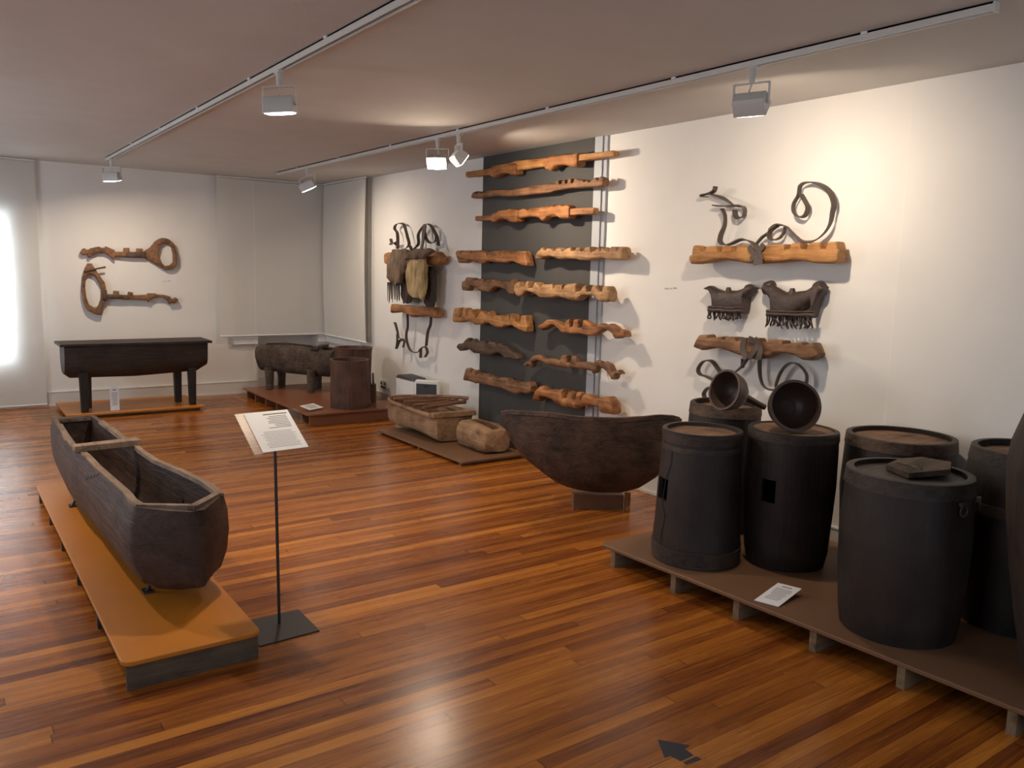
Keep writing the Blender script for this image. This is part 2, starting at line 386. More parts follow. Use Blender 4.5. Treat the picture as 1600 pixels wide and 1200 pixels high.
# grey display board and its light batten
mb = MB().box((W-.022, 4.765, .0), (W-.001, 6.285, H-.001)).out('grey_backboard', M['panel'], smooth=False)
tag(mb, 'tall dark grey board on the white wall behind the column of yokes', 'board')
b = thing('wall_batten', 'light grey vertical batten along the near edge of the dark grey board', 'batten', (W, 4.70, 0))
MB().box((W-.030, 4.68, 0), (W-.001, 4.764, H-.001)).out('batten_board', M['batten'], b, smooth=False)
MB().box((W-.018, 4.64, 0), (W-.001, 4.676, H-.001)).out('batten_edge', M['batten'], b, smooth=False)

# ------------------------------------------------------------------ blinds
def blind(label, p0, p1, z0, z1, bow=.0, seam=None, chain=None):
    p0, p1 = Vector(p0), Vector(p1); d = (p1-p0); L = d.length; d.normalize(); nn = Vector((d.y, -d.x)) ; 
    c = Vector((CP.x, CP.y)) - (p0+p1)/2
    if nn.dot(c) < 0: nn = -nn
    t = thing('roller_blind', label, 'blind', ((p0.x+p1.x)/2, (p0.y+p1.y)/2, z0), 'cream roller blinds')
    nx, nz = 14, 12; vs = []; fs = []
    for side in (0, 1):
        for k in range(nz+1):
            for i in range(nx+1):
                s = i/nx; z = z0+(z1-z0)*k/nz
                off = .012*side + bow*math.sin(math.pi*k/nz)*abs(2*s-1)**3 + .004*noise.noise(Vector((s*5, k*.1, p0.x)))
                q = p0+d*(L*s)+nn*off; vs.append((q.x, q.y, z))
    n1 = (nx+1)*(nz+1); w1 = nx+1
    for k in range(nz):
        for i in range(nx):
            a = k*w1+i; fs.append((a, a+1, a+w1+1, a+w1))
    vs = vs[n1:]; MBf = MB().add(vs, fs)
    MBf.out('blind_fabric', M['blind'], t)
    q0 = p0+nn*.012; q1 = p1+nn*.012
    MB().tube([(q0.x, q0.y, z0), (q1.x, q1.y, z0)], .009).out('bottom_bar', M['white'], t)
    MB().tube([(q0.x, q0.y, z1+.015), (q1.x, q1.y, z1+.015)], .009).out('roller', M['white'], t)
    if seam:
        q = p0+d*(L*seam)+nn*.013; MB().box((q.x-.003, q.y-.001, z0), (q.x+.003, q.y, z1)).out('seam', M['white'], t, smooth=False)
    if chain:
        q = p1+d*.03+nn*.012
        MB().tube([(q.x, q.y, z0+.02), (q.x, q.y, z1)], .004, 6).out('pull_cord', M['leather'], t)
blind('wide cream blind pulled down over the back wall window in the corner', (2.76, D-.075), (4.085, D-.075), .705, 2.525, seam=.32)
blind('narrow cream blind on the right wall beside the corner', (W-.09, 9.72), (W-.09, 8.53), .70, 2.525, bow=.02, chain=1)
blind('floor length cream blind glowing with daylight at the left of the back wall', (-.6, D-.05), (.96, D-.05), .03, 2.525)

# ------------------------------------------------------------------ track lighting
def track(label, x, y0, y1, grp=None):
    t = thing('light_track', label, 'track', (x, (y0+y1)/2, H), grp)
    c = H-.004; w_ = .018
    mb = MB().box((x-w_, y0, H-.034), (x-w_+.006, y1, H-.001)).box((x+w_-.006, y0, H-.034), (x+w_, y1, H-.001)).box((x-w_, y0, H-.008), (x+w_, y1, H-.001))
    mb.out('rail', M['track'], t, smooth=False)
    MB().box((x-w_+.006, y0, H-.012), (x+w_-.006, y1, H-.008)).out('slot', M['slot'], t, smooth=False)
    for yy in (y0, y1): MB().box((x-w_-.001, yy-.004, H-.036), (x+w_+.001, yy+.004, H-.001)).out('end_cap', M['track'], t, smooth=False)
    k = y0+.5
    while k < y1-.3:
        MB().box((x-w_-.010, k-.012, H-.012), (x-w_, k+.012, H-.001)).out('clip', M['white'], t, smooth=False); k += 1.05
T1, T2, T3 = 1.51, 3.19, -.15
track('white ceiling track running down the middle of the room', T1, -2.2, 9.00)
track('long white ceiling track along the right hand wall', T2, 1.53, 8.93)
track('white ceiling track above the left of the room', T3, -2.2, 9.00)
def spot(label, x, y, d, power, size=1., spread=125, lit=True, yaw=None, face=False):
    d = Vector(d).normalized(); t = thing('track_spotlight', label, 'spotlight', (x, y, H-.03), 'white track spotlights')
    z0 = H-.03
    MB().box((x-.016, y-.035, z0-.012), (x+.016, y+.035, z0+.01)).out('adapter', M['lamp'], t, smooth=False)
    MB().tube([(x, y, z0), (x, y, z0-.075)], [.017, .013]).out('stem', M['lamp'], t)
    wd = Vector((0, 0, 1)).cross(d)
    wd = wd.normalized() if wd.length > .1 else Vector((1, 0, 0))
    if face: wd = (Vector((rt.x, rt.y, 0))-d*d.dot(Vector((rt.x, rt.y, 0)))).normalized()
    hv = d.cross(wd).normalized()       # across the housing
    hw, hh, hl = .074*size, .046*size, .040*size
    c = Vector((x, y, z0-.078-.088))
    # U bracket
    top = Vector((x, y, z0-.078)); a = .084*size
    MB().obox(top, wd*a, Vector((0, 0, 1)).cross(wd)*.009, (0, 0, .003)).obox(top+wd*a+Vector((0, 0, -.045)), wd*.003, Vector((0, 0, 1)).cross(wd)*.009, (0, 0, .047)).obox(top-wd*a+Vector((0, 0, -.045)), wd*.003, Vector((0, 0, 1)).cross(wd)*.009, (0, 0, .047)).out('bracket', M['lamp'], t, smooth=False)
    MB().tube([top+Vector((0, 0, -.002)), top+wd*.01+Vector((0, 0, -.03)), c-d*hl], .004, 6).out('cable', M['lamp'], t)
    rs = []
    for f, q in ((-1, .62), (-.6, .86), (.3, 1), (1, 1.06)):
        rs.append([c+d*hl*f+wd*hw*(1+.06*max(0, f))*i+hv*hh*q*j for i, j in ((-1, -1), (1, -1), (1, 1), (-1, 1))])
    MB().rings(rs).out('housing', M['lamp'], t, bevel=.003)
    for s in (-1, 1): MB().tube([c+wd*(hw+.002)*s, c+wd*(hw+.016)*s], .008, 8).out('knob', M['lamp'], t)
    fc = c+d*(hl+.001); rs = []
    for k in range(5):
        q = math.cos(k/4*math.pi/2*.9)
        rs.append([fc+d*.008*size*math.sin(k/4*math.pi/2)+wd*hw*.95*(q if q > .3 else .3)*i+hv*hh*.95*q*j for i, j in ((-1, -1), (0, -1.1), (1, -1), (1.05, 0), (1, 1), (0, 1.1), (-1, 1), (-1.05, 0))])
    MB().rings(rs).out('lens', M['lit'], t)
    l = bpy.data.lights.new('lamp_light', 'AREA'); l.shape = 'RECTANGLE'; l.size = .10*size; l.size_y = .05*size; l.energy = power; l.color = WARM; l.spread = math.radians(spread)
    o = bpy.data.objects.new('lamp_light', l); COL.objects.link(o); o.parent = t
    o.location = (c+d*(hl+.03*size))-Vector((x, y, H-.03)); o.rotation_euler = d.to_track_quat('-Z', 'Y').to_euler()
spot('spotlight at the far end of the middle track near the back wall', T1, 8.82, (.15, .12, -.98), 15, spread=165, face=True)
spot('largest spotlight hanging from the middle track closest to the camera', T1, 4.20, (.12, .05, -1), 18, 1.0, spread=150, face=True)
spot('spotlight nearest the corner blinds on the right track', T2, 8.10, (.45, -.05, -.88), 10, spread=160, face=True)
spot('glaring spotlight on the right track turned to face the camera', T2, 5.50, (-.55, -.62, -.55), 8, spread=150)
spot('spotlight beside the glaring one aimed at the grey board', T2, 5.20, (.80, -.25, -.62), 13, spread=150)
spot('spotlight hanging alone over the barrels on the right track', T2, 2.60, (.70, .25, -.70), 11, spread=165)
spot('spotlight on the left track above the canoe shaped trough', T3, 5.50, (.30, -.35, -.90), 17, spread=150)

# ------------------------------------------------------------------ carved yokes on the grey board
XF = 4.005
cA = lambda p: crop(700, 220, 8.569, p)
cB = lambda p: crop(840, 220, 8.569, p)
cC = lambda p: crop(700, 370, 10, p)
cD = lambda p: crop(820, 370, 8.889, p)
cE = lambda p: crop(700, 470, 7.06, p)
cF = lambda p: crop(810, 480, 6.667, p)
cG = lambda p: crop(1070, 270, 6.4, p)
cI = lambda p: crop(1030, 260, 3.158, p)
cJ = lambda p: crop(590, 330, 4.444, p)
cK = lambda p: crop(1080, 540, 6.4, p)
cH = lambda p: crop(110, 360, 8, p)
BOARD = 'yokes hung on and around the grey board'
def yoke(label, top, bot, mat, plane=XF, depth=.085, p=4.5, ax=0, wall=W-.021, group=BOARD, swell=0., pegs=(.25, .75), blocks=(), bmat=None, jit=.003):
    mb = MB(); lo, hi, T, B = carve(mb, top, bot, ax, plane, depth, p, swell=swell, sharpen=.9 if ax == 0 else 0)
    mid = (lo+hi)/2; zc = (lerp(T, mid)+lerp(B, mid))/2
    loc = (wall, mid, zc) if ax == 0 else (mid, wall, zc)
    t = thing('ox_yoke', label, 'yoke', loc, group)
    mb.out('beam', mat, t, jit=jit, jscale=16, sharp=50)
    for bt, bb, pl, dp in blocks:
        k = MB(); carve(k, bt, bb, ax, pl, dp, 4.); k.out('neck_block', bmat or mat, t, jit=jit, jscale=16, sharp=50)
    for f in pegs:
        s = lo+(hi-lo)*f; z = (lerp(T, s)+lerp(B, s))/2; e = plane+depth*.7
        q = [(e, s, z), (wall, s, z)] if ax == 0 else [(s, e, z), (s, wall, z)]
        MB().tube(q, .008, 8).out('wall_peg', M['iron'], t)
    return t
yoke('topmost yoke, a long squared orange bar carrying two carved blocks',
     [(727, 268), (757, 264), (806, 251), (846, 247), (902, 241), (958, 234.5)], [(727, 277), (762, 273.5), (806, 266), (846, 260.5), (902, 252), (958, 244)],
     M['yoke_golden'], depth=.06, p=6, blocks=[
     (cA([(550, 335), (600, 318), (700, 305), (800, 292), (890, 300)]), cA([(550, 478), (600, 490), (650, 455), (700, 436), (760, 436), (800, 452), (890, 455)]), XF-.022, .10),
     (cB([(70, 235), (120, 205), (180, 190), (320, 182), (420, 172), (515, 152)]), cB([(70, 350), (90, 375), (150, 400), (200, 345), (260, 318), (330, 318), (380, 332), (400, 345), (515, 348)]), XF-.022, .10)], bmat=M['yoke_orange'])
yoke('second yoke from the top, a slender dark bar notched like teeth near its right end',
     cA([(305, 720), (330, 690), (360, 680), (370, 700), (400, 680), (430, 680), (440, 695), (500, 660), (800, 650), (1010, 625), (1180, 590), (1371, 568)])+cB([(230, 565), (240, 538), (275, 535), (280, 562), (310, 558), (320, 530), (355, 528), (362, 555), (392, 550), (402, 520), (435, 518), (442, 548), (475, 542), (485, 512), (560, 520), (590, 518), (620, 538), (650, 525), (690, 540), (720, 515), (760, 495), (800, 515), (825, 485), (860, 490)]),
     cA([(305, 770), (440, 772), (500, 755), (690, 745), (830, 750), (1000, 730), (1371, 690)])+cB([(200, 670), (400, 640), (790, 622), (860, 605)]), M['yoke_brown'], depth=.075)
yoke('third yoke from the top, a reddish bar with two arched blocks',
     cA([(360, 1005), (560, 998), (920, 935), (1000, 912), (1060, 925), (1080, 905), (1210, 895)])+cB([(430, 903), (740, 888)]), cA([(360, 1075), (560, 1066), (930, 1042), (1090, 1008), (1210, 1030)])+cB([(430, 996), (740, 985)]),
     M['yoke_orange'], depth=.06, p=6, blocks=[
     (cA([(565, 985), (590, 962), (650, 948), (665, 925), (690, 940), (710, 922), (780, 918), (800, 905), (860, 920), (912, 925)]), cA([(565, 1090), (600, 1095), (640, 1060), (690, 1043), (740, 1045), (800, 1085), (840, 1098), (912, 1085)]), XF-.02, .10),
     (cA([(1210, 900), (1220, 868), (1250, 880), (1280, 885), (1300, 865), (1371, 862)])+cB([(60, 870), (90, 860), (110, 862), (135, 870), (180, 855), (200, 872), (250, 850), (290, 848), (310, 868), (350, 850), (400, 862)]), cA([(1210, 1060), (1240, 1075)])+cB([(50, 1075), (100, 1025), (170, 997), (230, 1000), (280, 1042), (400, 1045)]), XF-.02, .10)])
yoke('left yoke of the fourth row, short, knotty and cracked at its middle',
     cC([(110, 240), (130, 218), (180, 218), (190, 250), (210, 225), (265, 218), (275, 235), (300, 215), (340, 218), (355, 235), (380, 215), (480, 212), (530, 222), (570, 250), (600, 290), (640, 240), (720, 222), (830, 225), (815, 270), (860, 230), (930, 225), (990, 245), (1060, 225), (1130, 225), (1180, 245), (1225, 370)]),
     cC([(110, 260), (150, 410), (240, 410), (290, 385), (350, 370), (400, 400), (460, 415), (540, 418), (590, 375), (700, 400), (790, 400), (880, 415), (940, 385), (1010, 388), (1080, 430), (1150, 455), (1225, 458)]), M['yoke_orange'])
yoke('right yoke of the fourth row, crenellated along its top with a dark sawn right end',
     cD([(140, 230), (190, 185), (230, 160), (240, 182), (285, 180), (300, 165), (360, 165), (375, 183), (415, 180), (430, 160), (480, 165), (500, 190), (560, 165), (620, 155), (635, 182), (685, 180), (700, 158), (745, 155), (760, 185), (810, 180), (825, 155), (895, 150), (905, 190), (950, 185), (1010, 150), (1060, 150), (1050, 188), (1170, 188), (1185, 145), (1245, 142), (1285, 165), (1300, 140), (1345, 138)]),
     cD([(140, 312), (210, 312), (240, 290), (310, 275), (380, 285), (460, 315), (560, 305), (650, 308), (740, 325), (870, 328), (900, 318), (1060, 295), (1180, 320), (1345, 322)]), M['yoke_pale'], depth=.095)
yoke('left yoke of the fifth row, greyish brown with a hooked left foot',
     cC([(250, 680), (270, 645), (380, 650), (385, 668), (440, 670), (450, 662), (480, 662), (485, 680), (510, 662), (545, 665), (560, 690), (590, 665), (620, 668), (635, 695), (670, 672), (720, 678), (745, 690), (820, 688), (890, 690), (930, 680), (945, 695), (1000, 680), (1020, 720)]),
     cC([(205, 815), (215, 838), (300, 845), (330, 775), (370, 768), (410, 792), (445, 795), (465, 848), (560, 855), (600, 870), (640, 855), (680, 805), (730, 782), (790, 795), (880, 825), (905, 850), (950, 905), (1020, 905)]), M['yoke_brown'], plane=XF+.02, depth=.075)
yoke('longest yoke of the fifth row, pale and double arched with a wormholed middle',
     cC([(1018, 790), (1030, 750), (1070, 720), (1095, 725), (1105, 765), (1190, 775), (1215, 722), (1245, 722), (1250, 780), (1320, 785), (1345, 730)])+cD([(140, 655), (195, 690), (235, 665), (365, 662), (375, 695), (405, 690), (415, 668), (495, 672), (505, 705), (530, 700), (540, 675), (560, 665), (690, 668), (700, 735), (770, 735), (800, 700), (840, 690), (850, 740), (905, 740), (930, 690), (980, 690), (1010, 740), (1060, 745), (1080, 700), (1120, 700), (1150, 730)]),
     cC([(1018, 830), (1050, 925), (1110, 935), (1140, 920), (1200, 865), (1260, 860), (1320, 885)])+cD([(110, 780), (190, 848), (300, 855), (420, 835), (520, 860), (620, 885), (700, 885), (780, 820), (880, 810), (950, 835), (1020, 900), (1130, 905), (1150, 880)]), M['yoke_pale'], plane=XF-.03, depth=.10)
yoke('left yoke of the sixth row, light orange with spiky pegs rising along its top',
     cE([(45, 150), (60, 95), (110, 95), (118, 150), (150, 148), (165, 100), (182, 100), (192, 150), (215, 152), (220, 110), (240, 110), (285, 160), (295, 180), (290, 112), (350, 118), (378, 130), (405, 145), (440, 125), (455, 150), (480, 180), (490, 165), (570, 165), (590, 200), (630, 165), (650, 155), (665, 205), (690, 160), (705, 165), (720, 210), (790, 235), (800, 180), (845, 180), (860, 250)]),
     cE([(45, 238), (130, 238), (180, 215), (240, 222), (280, 262), (360, 262), (400, 238), (450, 255), (520, 295), (580, 300), (630, 275), (700, 275), (770, 320), (830, 350), (860, 345)]), M['yoke_golden'])
yoke('right yoke of the sixth row, arched with two dark sockets on top',
     cF([(200, 185), (240, 170), (290, 135), (350, 135), (420, 165), (470, 185), (485, 150), (520, 140), (528, 185), (565, 185), (572, 145), (612, 148), (620, 195), (665, 195), (670, 150), (710, 160), (760, 195), (800, 190), (850, 175), (900, 190), (940, 180), (1000, 215), (1030, 250), (1060, 240), (1095, 260), (1105, 290)]),
     cF([(200, 215), (240, 240), (280, 215), (330, 180), (370, 190), (420, 240), (440, 270), (540, 280), (620, 275), (700, 298), (770, 298), (820, 270), (880, 230), (930, 245), (970, 280), (990, 328), (1020, 330), (1050, 310), (1095, 315), (1105, 300)]), M['yoke_orange'], depth=.075)
yoke('darkest yoke, small and twisted at the left of the seventh row',
     cE([(90, 495), (110, 475), (150, 465), (180, 435), (210, 420), (215, 440), (250, 445), (262, 428), (300, 450), (325, 455), (370, 440), (400, 455), (420, 475), (440, 455), (500, 465), (520, 485), (560, 470), (600, 490), (650, 515), (680, 550), (720, 575), (750, 590), (768, 620)]),
     cE([(90, 515), (120, 555), (170, 545), (200, 520), (230, 540), (270, 578), (350, 585), (400, 595), (460, 610), (490, 585), (530, 572), (580, 595), (620, 638), (680, 635), (740, 652), (768, 645)]), M['yoke_dark'], depth=.07)
yoke('slim round yoke of the seventh row with a forked right tip',
     cF([(45, 590), (90, 555), (130, 515), (200, 500), (260, 530), (330, 532), (425, 545), (440, 510), (490, 515), (500, 555), (535, 560), (545, 520), (585, 525), (600, 560), (680, 570), (750, 580), (800, 558), (835, 565), (870, 600), (890, 575), (940, 600), (975, 655), (1030, 660), (1050, 680)]),
     cF([(45, 605), (60, 615), (90, 600), (105, 625), (125, 632), (140, 580), (180, 550), (230, 575), (300, 605), (420, 625), (560, 640), (680, 655), (750, 665), (760, 695), (790, 688), (820, 630), (860, 632), (910, 680), (950, 755), (990, 755), (1000, 705), (1050, 700)]), M['yoke_brown'], p=2.4, depth=.065)
yoke('left yoke of the lowest row, straight with a square left head',
     cE([(160, 850), (190, 762), (225, 765), (230, 785), (250, 785), (262, 772), (285, 775), (295, 800), (320, 805), (335, 798), (360, 815), (385, 805), (435, 820), (445, 835), (475, 830), (505, 840), (520, 855), (550, 848), (640, 860), (660, 880), (700, 875), (720, 890), (780, 900), (800, 895), (850, 905), (880, 900), (905, 930)]),
     cE([(160, 870), (170, 880), (210, 885), (290, 912), (320, 905), (380, 930), (480, 950), (570, 972), (640, 1000), (730, 1035), (780, 1020), (810, 1015), (850, 1030), (905, 1010)]), M['yoke_brown'], plane=XF-.01)
yoke('right yoke of the lowest row, heavy with three sockets and a thick rounded right end',
     cF([(140, 960), (165, 870), (200, 835), (235, 835), (250, 855), (330, 862), (380, 880), (400, 865), (440, 870), (450, 925), (490, 935), (505, 890), (545, 905), (560, 945), (580, 950), (590, 900), (625, 905), (635, 940), (660, 910), (720, 915), (770, 945), (830, 945), (880, 938), (920, 945), (955, 990), (968, 1050)]),
     cF([(140, 975), (180, 985), (200, 940), (250, 940), (330, 975), (370, 1015), (400, 1015), (430, 1045), (500, 1045), (570, 1065), (640, 1030), (740, 1030), (830, 1055), (840, 1110), (960, 1125), (968, 1080)]), M['yoke_orange'], plane=XF-.02, depth=.11, p=2.6)

# ------------------------------------------------------------------ straps
def strap(parent, pts, depth=.036, thick=.007, x=4.06, mat=None, name='strap', k=6):
    mb = MB(); ribbon(mb, [on(a, b, 0, x) for a, b in pts], (-1, 0, 0), depth, thick, k); return mb.out(name, mat or M['leather'], parent)
RW = 'yokes with leather straps on the right of the wall'
t = yoke('golden crenellated yoke with long looping straps at the upper right of the wall',
     cG([(70, 800), (80, 745), (140, 745), (150, 770), (200, 768), (208, 745), (300, 742), (312, 772), (365, 770), (372, 740), (455, 740), (460, 770), (510, 760), (520, 732), (620, 732), (740, 725), (865, 718), (980, 718), (995, 748), (1050, 742), (1060, 712), (1130, 712), (1150, 745), (1215, 745), (1230, 710), (1340, 706), (1355, 740), (1410, 738), (1425, 702), (1500, 702), (1515, 740)]),
     cG([(35, 880), (50, 912), (110, 912), (200, 900), (300, 870), (400, 870), (500, 885), (600, 905), (700, 910), (800, 905), (900, 900), (1000, 885), (1080, 875), (1170, 880), (1270, 905), (1400, 908), (1480, 905), (1515, 890)]), M['yoke_golden'], plane=4.0, depth=.10, wall=W-.001, group=RW)
for P in ([(305, 135), (290, 180), (235, 208), (175, 222), (172, 238), (215, 240)], [(255, 215), (350, 240), (440, 290), (500, 330), (570, 335)],
          [(290, 325), (400, 335), (560, 330), (600, 370), (590, 430), (540, 455), (505, 430), (500, 370)],
          [(370, 360), (400, 420), (400, 520), (362, 620), (355, 690), (400, 722), (460, 712), (560, 668), (640, 680), (710, 725)],
          [(710, 715), (780, 640), (850, 600), (870, 560), (930, 520), (1010, 535), (1060, 580), (1120, 640), (1180, 685), (1280, 685), (1380, 620), (1450, 520), (1480, 400), (1490, 300), (1440, 180), (1340, 110), (1230, 95), (1160, 130), (1140, 220), (1090, 310), (1090, 390), (1140, 440), (1200, 430), (1230, 350), (1190, 260), (1165, 215)],
          [(1005, 540), (990, 600), (950, 650), (890, 672), (848, 650), (860, 585), (930, 528)]):
    strap(t, cG(P), x=4.09)
for a, b_ in (((640, 735), (740, 905)), ((790, 720), (660, 870)), ((700, 725), (775, 870)), ((690, 900), (780, 880))):
    strap(t, cG([a, ((a[0]+b_[0])/2+6, (a[1]+b_[1])/2), b_]), x=3.985, depth=.008, thick=.030, name='lashing')
t = yoke('dark brown yoke bound with strap and hanging loops just above the dark ladles',
     cI([(168, 870), (190, 840), (230, 835), (234, 843), (300, 842), (304, 850), (320, 850), (324, 842), (370, 845), (374, 855), (395, 855), (399, 848), (480, 852), (484, 862), (530, 865), (534, 858), (600, 862), (604, 872), (690, 872), (700, 880), (750, 880), (770, 910)]),
     cI([(168, 895), (200, 908), (260, 895), (300, 900), (350, 920), (420, 945), (460, 955), (510, 950), (560, 925), (620, 920), (660, 935), (700, 955), (740, 960), (770, 940)]), M['yoke_brown'], plane=4.0, depth=.10, wall=W-.001, group=RW)
for P in ([(520, 130), (515, 180), (508, 225)], [(280, 375), (160, 312), (90, 285), (72, 230), (120, 160), (200, 152), (260, 225), (320, 315)], [(140, 535), (128, 480), (175, 420), (235, 418)],
          [(690, 130), (685, 220), (695, 320), (725, 405), (790, 440), (880, 435)], [(850, 430), (850, 380), (900, 260), (960, 190), (1025, 172), (1100, 212), (1155, 300), (1145, 410)], [(560, 130), (500, 215), (440, 265)]):
    strap(t, cK(P), x=4.09, depth=.034)
for P in ([(420, 845), (412, 900), (430, 950)], [(440, 850), (485, 880), (440, 945)], [(470, 850), (500, 900), (490, 952)]): strap(t, cI(P), x=3.985, depth=.008, thick=.035, name='lashing')

# fringed leather head covers
def headpiece(label, top, bot, horns, fr, n, L, grp='fringed leather head covers'):
    mb = MB(); lo, hi, T, B = carve(mb, cI(top), cI(bot), 0, 4.05, .075, 2.8, swell=.25)
    t = thing('leather_headpiece', label, 'headpiece', (W, (lo+hi)/2, (lerp(T, (lo+hi)/2)+lerp(B, (lo+hi)/2))/2), grp)
    mb.out('padded_body', M['dleather'], t, jit=.006, jscale=18)
    for c, r in horns:
        q = on(*cI([c])[0], 0, 4.07)
        MB().lathe(q+Vector((.03, 0, 0)), [(.002, -.045), (r*.6, -.038), (r*.9, -.022), (r, 0), (r*.9, .02), (.002, .03)], 18, .12, r*99, axis=(1, 0, 0)).out('horn_pad', M['dleather'], t, jit=.004, jscale=20)
    bx0, bx1 = fr[0][0]-3, fr[1][0]+3; by = fr[0][1]
    for dy, hh in ((-8, 16), (-26, 9)):
        k = MB(); carve(k, cI([(bx0, by+dy-hh), (bx1, by+dy-hh+7)]), cI([(bx0, by+dy+4), (bx1, by+dy+9)]), 0, 4.03, .03, 3); k.out('brow_band', M['dleather'], t, jit=.005, jscale=30)
    for i in range(n):
        f = (i+.5)/n; x0 = fr[0][0]+(fr[1][0]-fr[0][0])*f; y0 = fr[0][1]+(fr[1][1]-fr[0][1])*f
        q = [(x0, y0-6), (x0+random.uniform(-5, 5), y0+L*.3), (x0+random.uniform(-9, 9), y0+L*.65), (x0+random.uniform(-13, 13), y0+L*random.uniform(.8, 1.15))]
        P = smooth_path([on(*cI([c])[0], 0, 4.05+random.uniform(-.012, .02)) for c in q], 4)
        MB().tube(P, [.006]*(len(P)-3)+[.005, .004, .002], 6).out('fringe_strand', M['fringe'], t)
    mid = (lo+hi)/2; z = lerp(T, mid)
    MB().tube([(4.07, mid, z-.04), (4.07, mid, z-.005), (4.07, mid, z+.022)], [.026, .022, .012], 12).out('top_knob', M['dleather'], t)
headpiece('smaller black leather fringed headpiece, the left of the pair on the wall', [(215, 600), (238, 588), (262, 600), (300, 612), (325, 614), (370, 612), (410, 594), (440, 587), (456, 596)], [(215, 606), (240, 616), (254, 640), (258, 724), (330, 726), (406, 728), (412, 650), (436, 628), (456, 604)],
          [((432, 606), .034)], ((240, 722), (404, 722)), 15, 36)
headpiece('larger black leather fringed headpiece with rounded horn pads, the right of the pair', [(503, 592), (520, 576), (548, 588), (580, 606), (612, 620), (660, 620), (710, 610), (750, 590), (785, 576), (802, 592)], [(503, 608), (530, 640), (542, 660), (546, 736), (640, 746), (748, 750), (754, 662), (780, 640), (802, 612)],
          [((528, 600), .044), ((776, 604), .044)], ((528, 742), (754, 752)), 20, 50)
# small captions lettered on the walls
def caption(label, x0, y0, x1, y1, ax, plane):
    a, b = on(x0, y0, ax, plane), on(x1, y1, ax, plane); mb = MB(); n = 12; h = .010
    for i in range(n):
        if i in (4, 7): continue
        p = a.lerp(b, i/n); q = a.lerp(b, (i+.62)/n); z = p.z
        hh = h*(1.35 if i in (0, 8, 10) else .8)
        if ax == 0: mb.box((plane-.001, min(p.y, q.y), z), (plane+.0005, max(p.y, q.y), z+hh*.35)).box((plane-.001, min(p.y, q.y), z), (plane+.0005, min(p.y, q.y)+abs(p.y-q.y)*.3, z+hh))
        else: mb.box((p.x, plane-.001, z), (q.x, plane+.0005, z+hh*.35)).box((p.x, plane-.001, z), (p.x+(q.x-p.x)*.3, plane+.0005, z+hh))
    tag(mb.out('wall_caption', M['ink'], smooth=False), label, 'lettering')
caption('tiny dark lettering on the right wall between the grey board and the headpieces', 1039, 452, 1058, 451, 0, W)
caption('tiny dark lettering on the back wall below the upper ring yoke', 255, 440.5, 267, 439.5, 1, D)

# ------------------------------------------------------------------ ring yokes on the back wall
def ringplate(mb, outer, inner, plane, depth, n=44):
    O = [on(x, y, 1, plane) for x, y in outer]; I = [on(x, y, 1, plane) for x, y in inner]
    c = sum(I, Vector())/len(I)
    def radial(poly):
        out = []
        for k in range(n):
            a = 2*math.pi*k/n; d = Vector((math.cos(a), math.sin(a))); best = 0
            for i in range(len(poly)):
                p, q = poly[i]-c, poly[(i+1) % len(poly)]-c
                px, pz, ex, ez = p.x, p.z, q.x-p.x, q.z-p.z
                den = d.x*ez-d.y*ex
                if abs(den) < 1e-9: continue
                r = (px*ez-pz*ex)/den; u = (px*d.y-pz*d.x)/den
                if r > 0 and -1e-6 <= u <= 1+1e-6: best = max(best, r)
            out.append((c.x+d.x*best, c.z+d.y*best))
        return out
    ro, ri = radial(O), radial(I); rs = []
    for (a, b), (e, f) in zip(ro, ri):
        ring = []
        for s, yy in ((0, 1), (.12, 0), (.5, -.12), (.88, 0), (1, 1)): ring.append((a+(e-a)*s, plane+depth*yy if yy == 1 else plane+depth*(.12+yy), b+(f-b)*s))
        rs.append(ring)
    mb.rings(rs, close=True)
BACK = 'carved ring yokes on the back wall'
PL = D-.07
t = yoke('upper ring yoke with its oval ring at the right end, hung on the back wall',
     cH([(125, 275), (150, 230), (185, 222), (200, 242), (245, 238), (250, 225), (370, 200), (376, 212), (435, 216), (442, 200), (555, 245), (560, 266), (665, 266), (672, 216), (735, 218), (745, 268), (825, 268), (832, 225), (905, 228), (912, 262), (940, 262)]),
     cH([(125, 290), (165, 315), (215, 300), (225, 340), (245, 348), (280, 310), (350, 282), (430, 287), (490, 320), (530, 360), (550, 368), (560, 322), (700, 340), (940, 350)]), M['yoke_brown'], plane=PL, depth=.05, ax=1, wall=D-.001, group=BACK, p=4)
mb = MB(); ringplate(mb, cH([(925, 300), (930, 262), (1010, 210), (1060, 140), (1150, 90), (1240, 105), (1300, 160), (1340, 300), (1345, 430), (1290, 490), (1210, 500), (1130, 460), (1000, 380), (925, 348)]), cH([(1120, 200), (1160, 165), (1210, 165), (1270, 210), (1290, 300), (1290, 400), (1250, 440), (1190, 445), (1140, 400), (1115, 300)]), PL, .05)
mb.out('ring', M['yoke_brown'], t, jit=.003)
mb = MB(); carve(mb, cH([(700, 272), (940, 268)]), cH([(700, 338), (940, 344)]), 1, PL-.006, .05, 4); mb.out('dark_sleeve', M['yoke_dark'], t, jit=.003)
t = yoke('lower ring yoke with a tall open ring at its left end',
     cH([(455, 795), (540, 802), (547, 755), (608, 757), (615, 802), (720, 808), (727, 768), (780, 772), (787, 812), (960, 802), (967, 785), (1070, 788), (1080, 802), (1160, 803), (1250, 827), (1262, 850), (1300, 850), (1320, 838), (1350, 862)]),
     cH([(455, 852), (640, 862), (700, 868), (830, 868), (960, 878), (978, 902), (1000, 865), (1060, 832), (1150, 837), (1210, 872), (1240, 925), (1262, 908), (1310, 912), (1350, 892)]), M['yoke_brown'], plane=PL, depth=.05, ax=1, wall=D-.001, group=BACK, p=4)
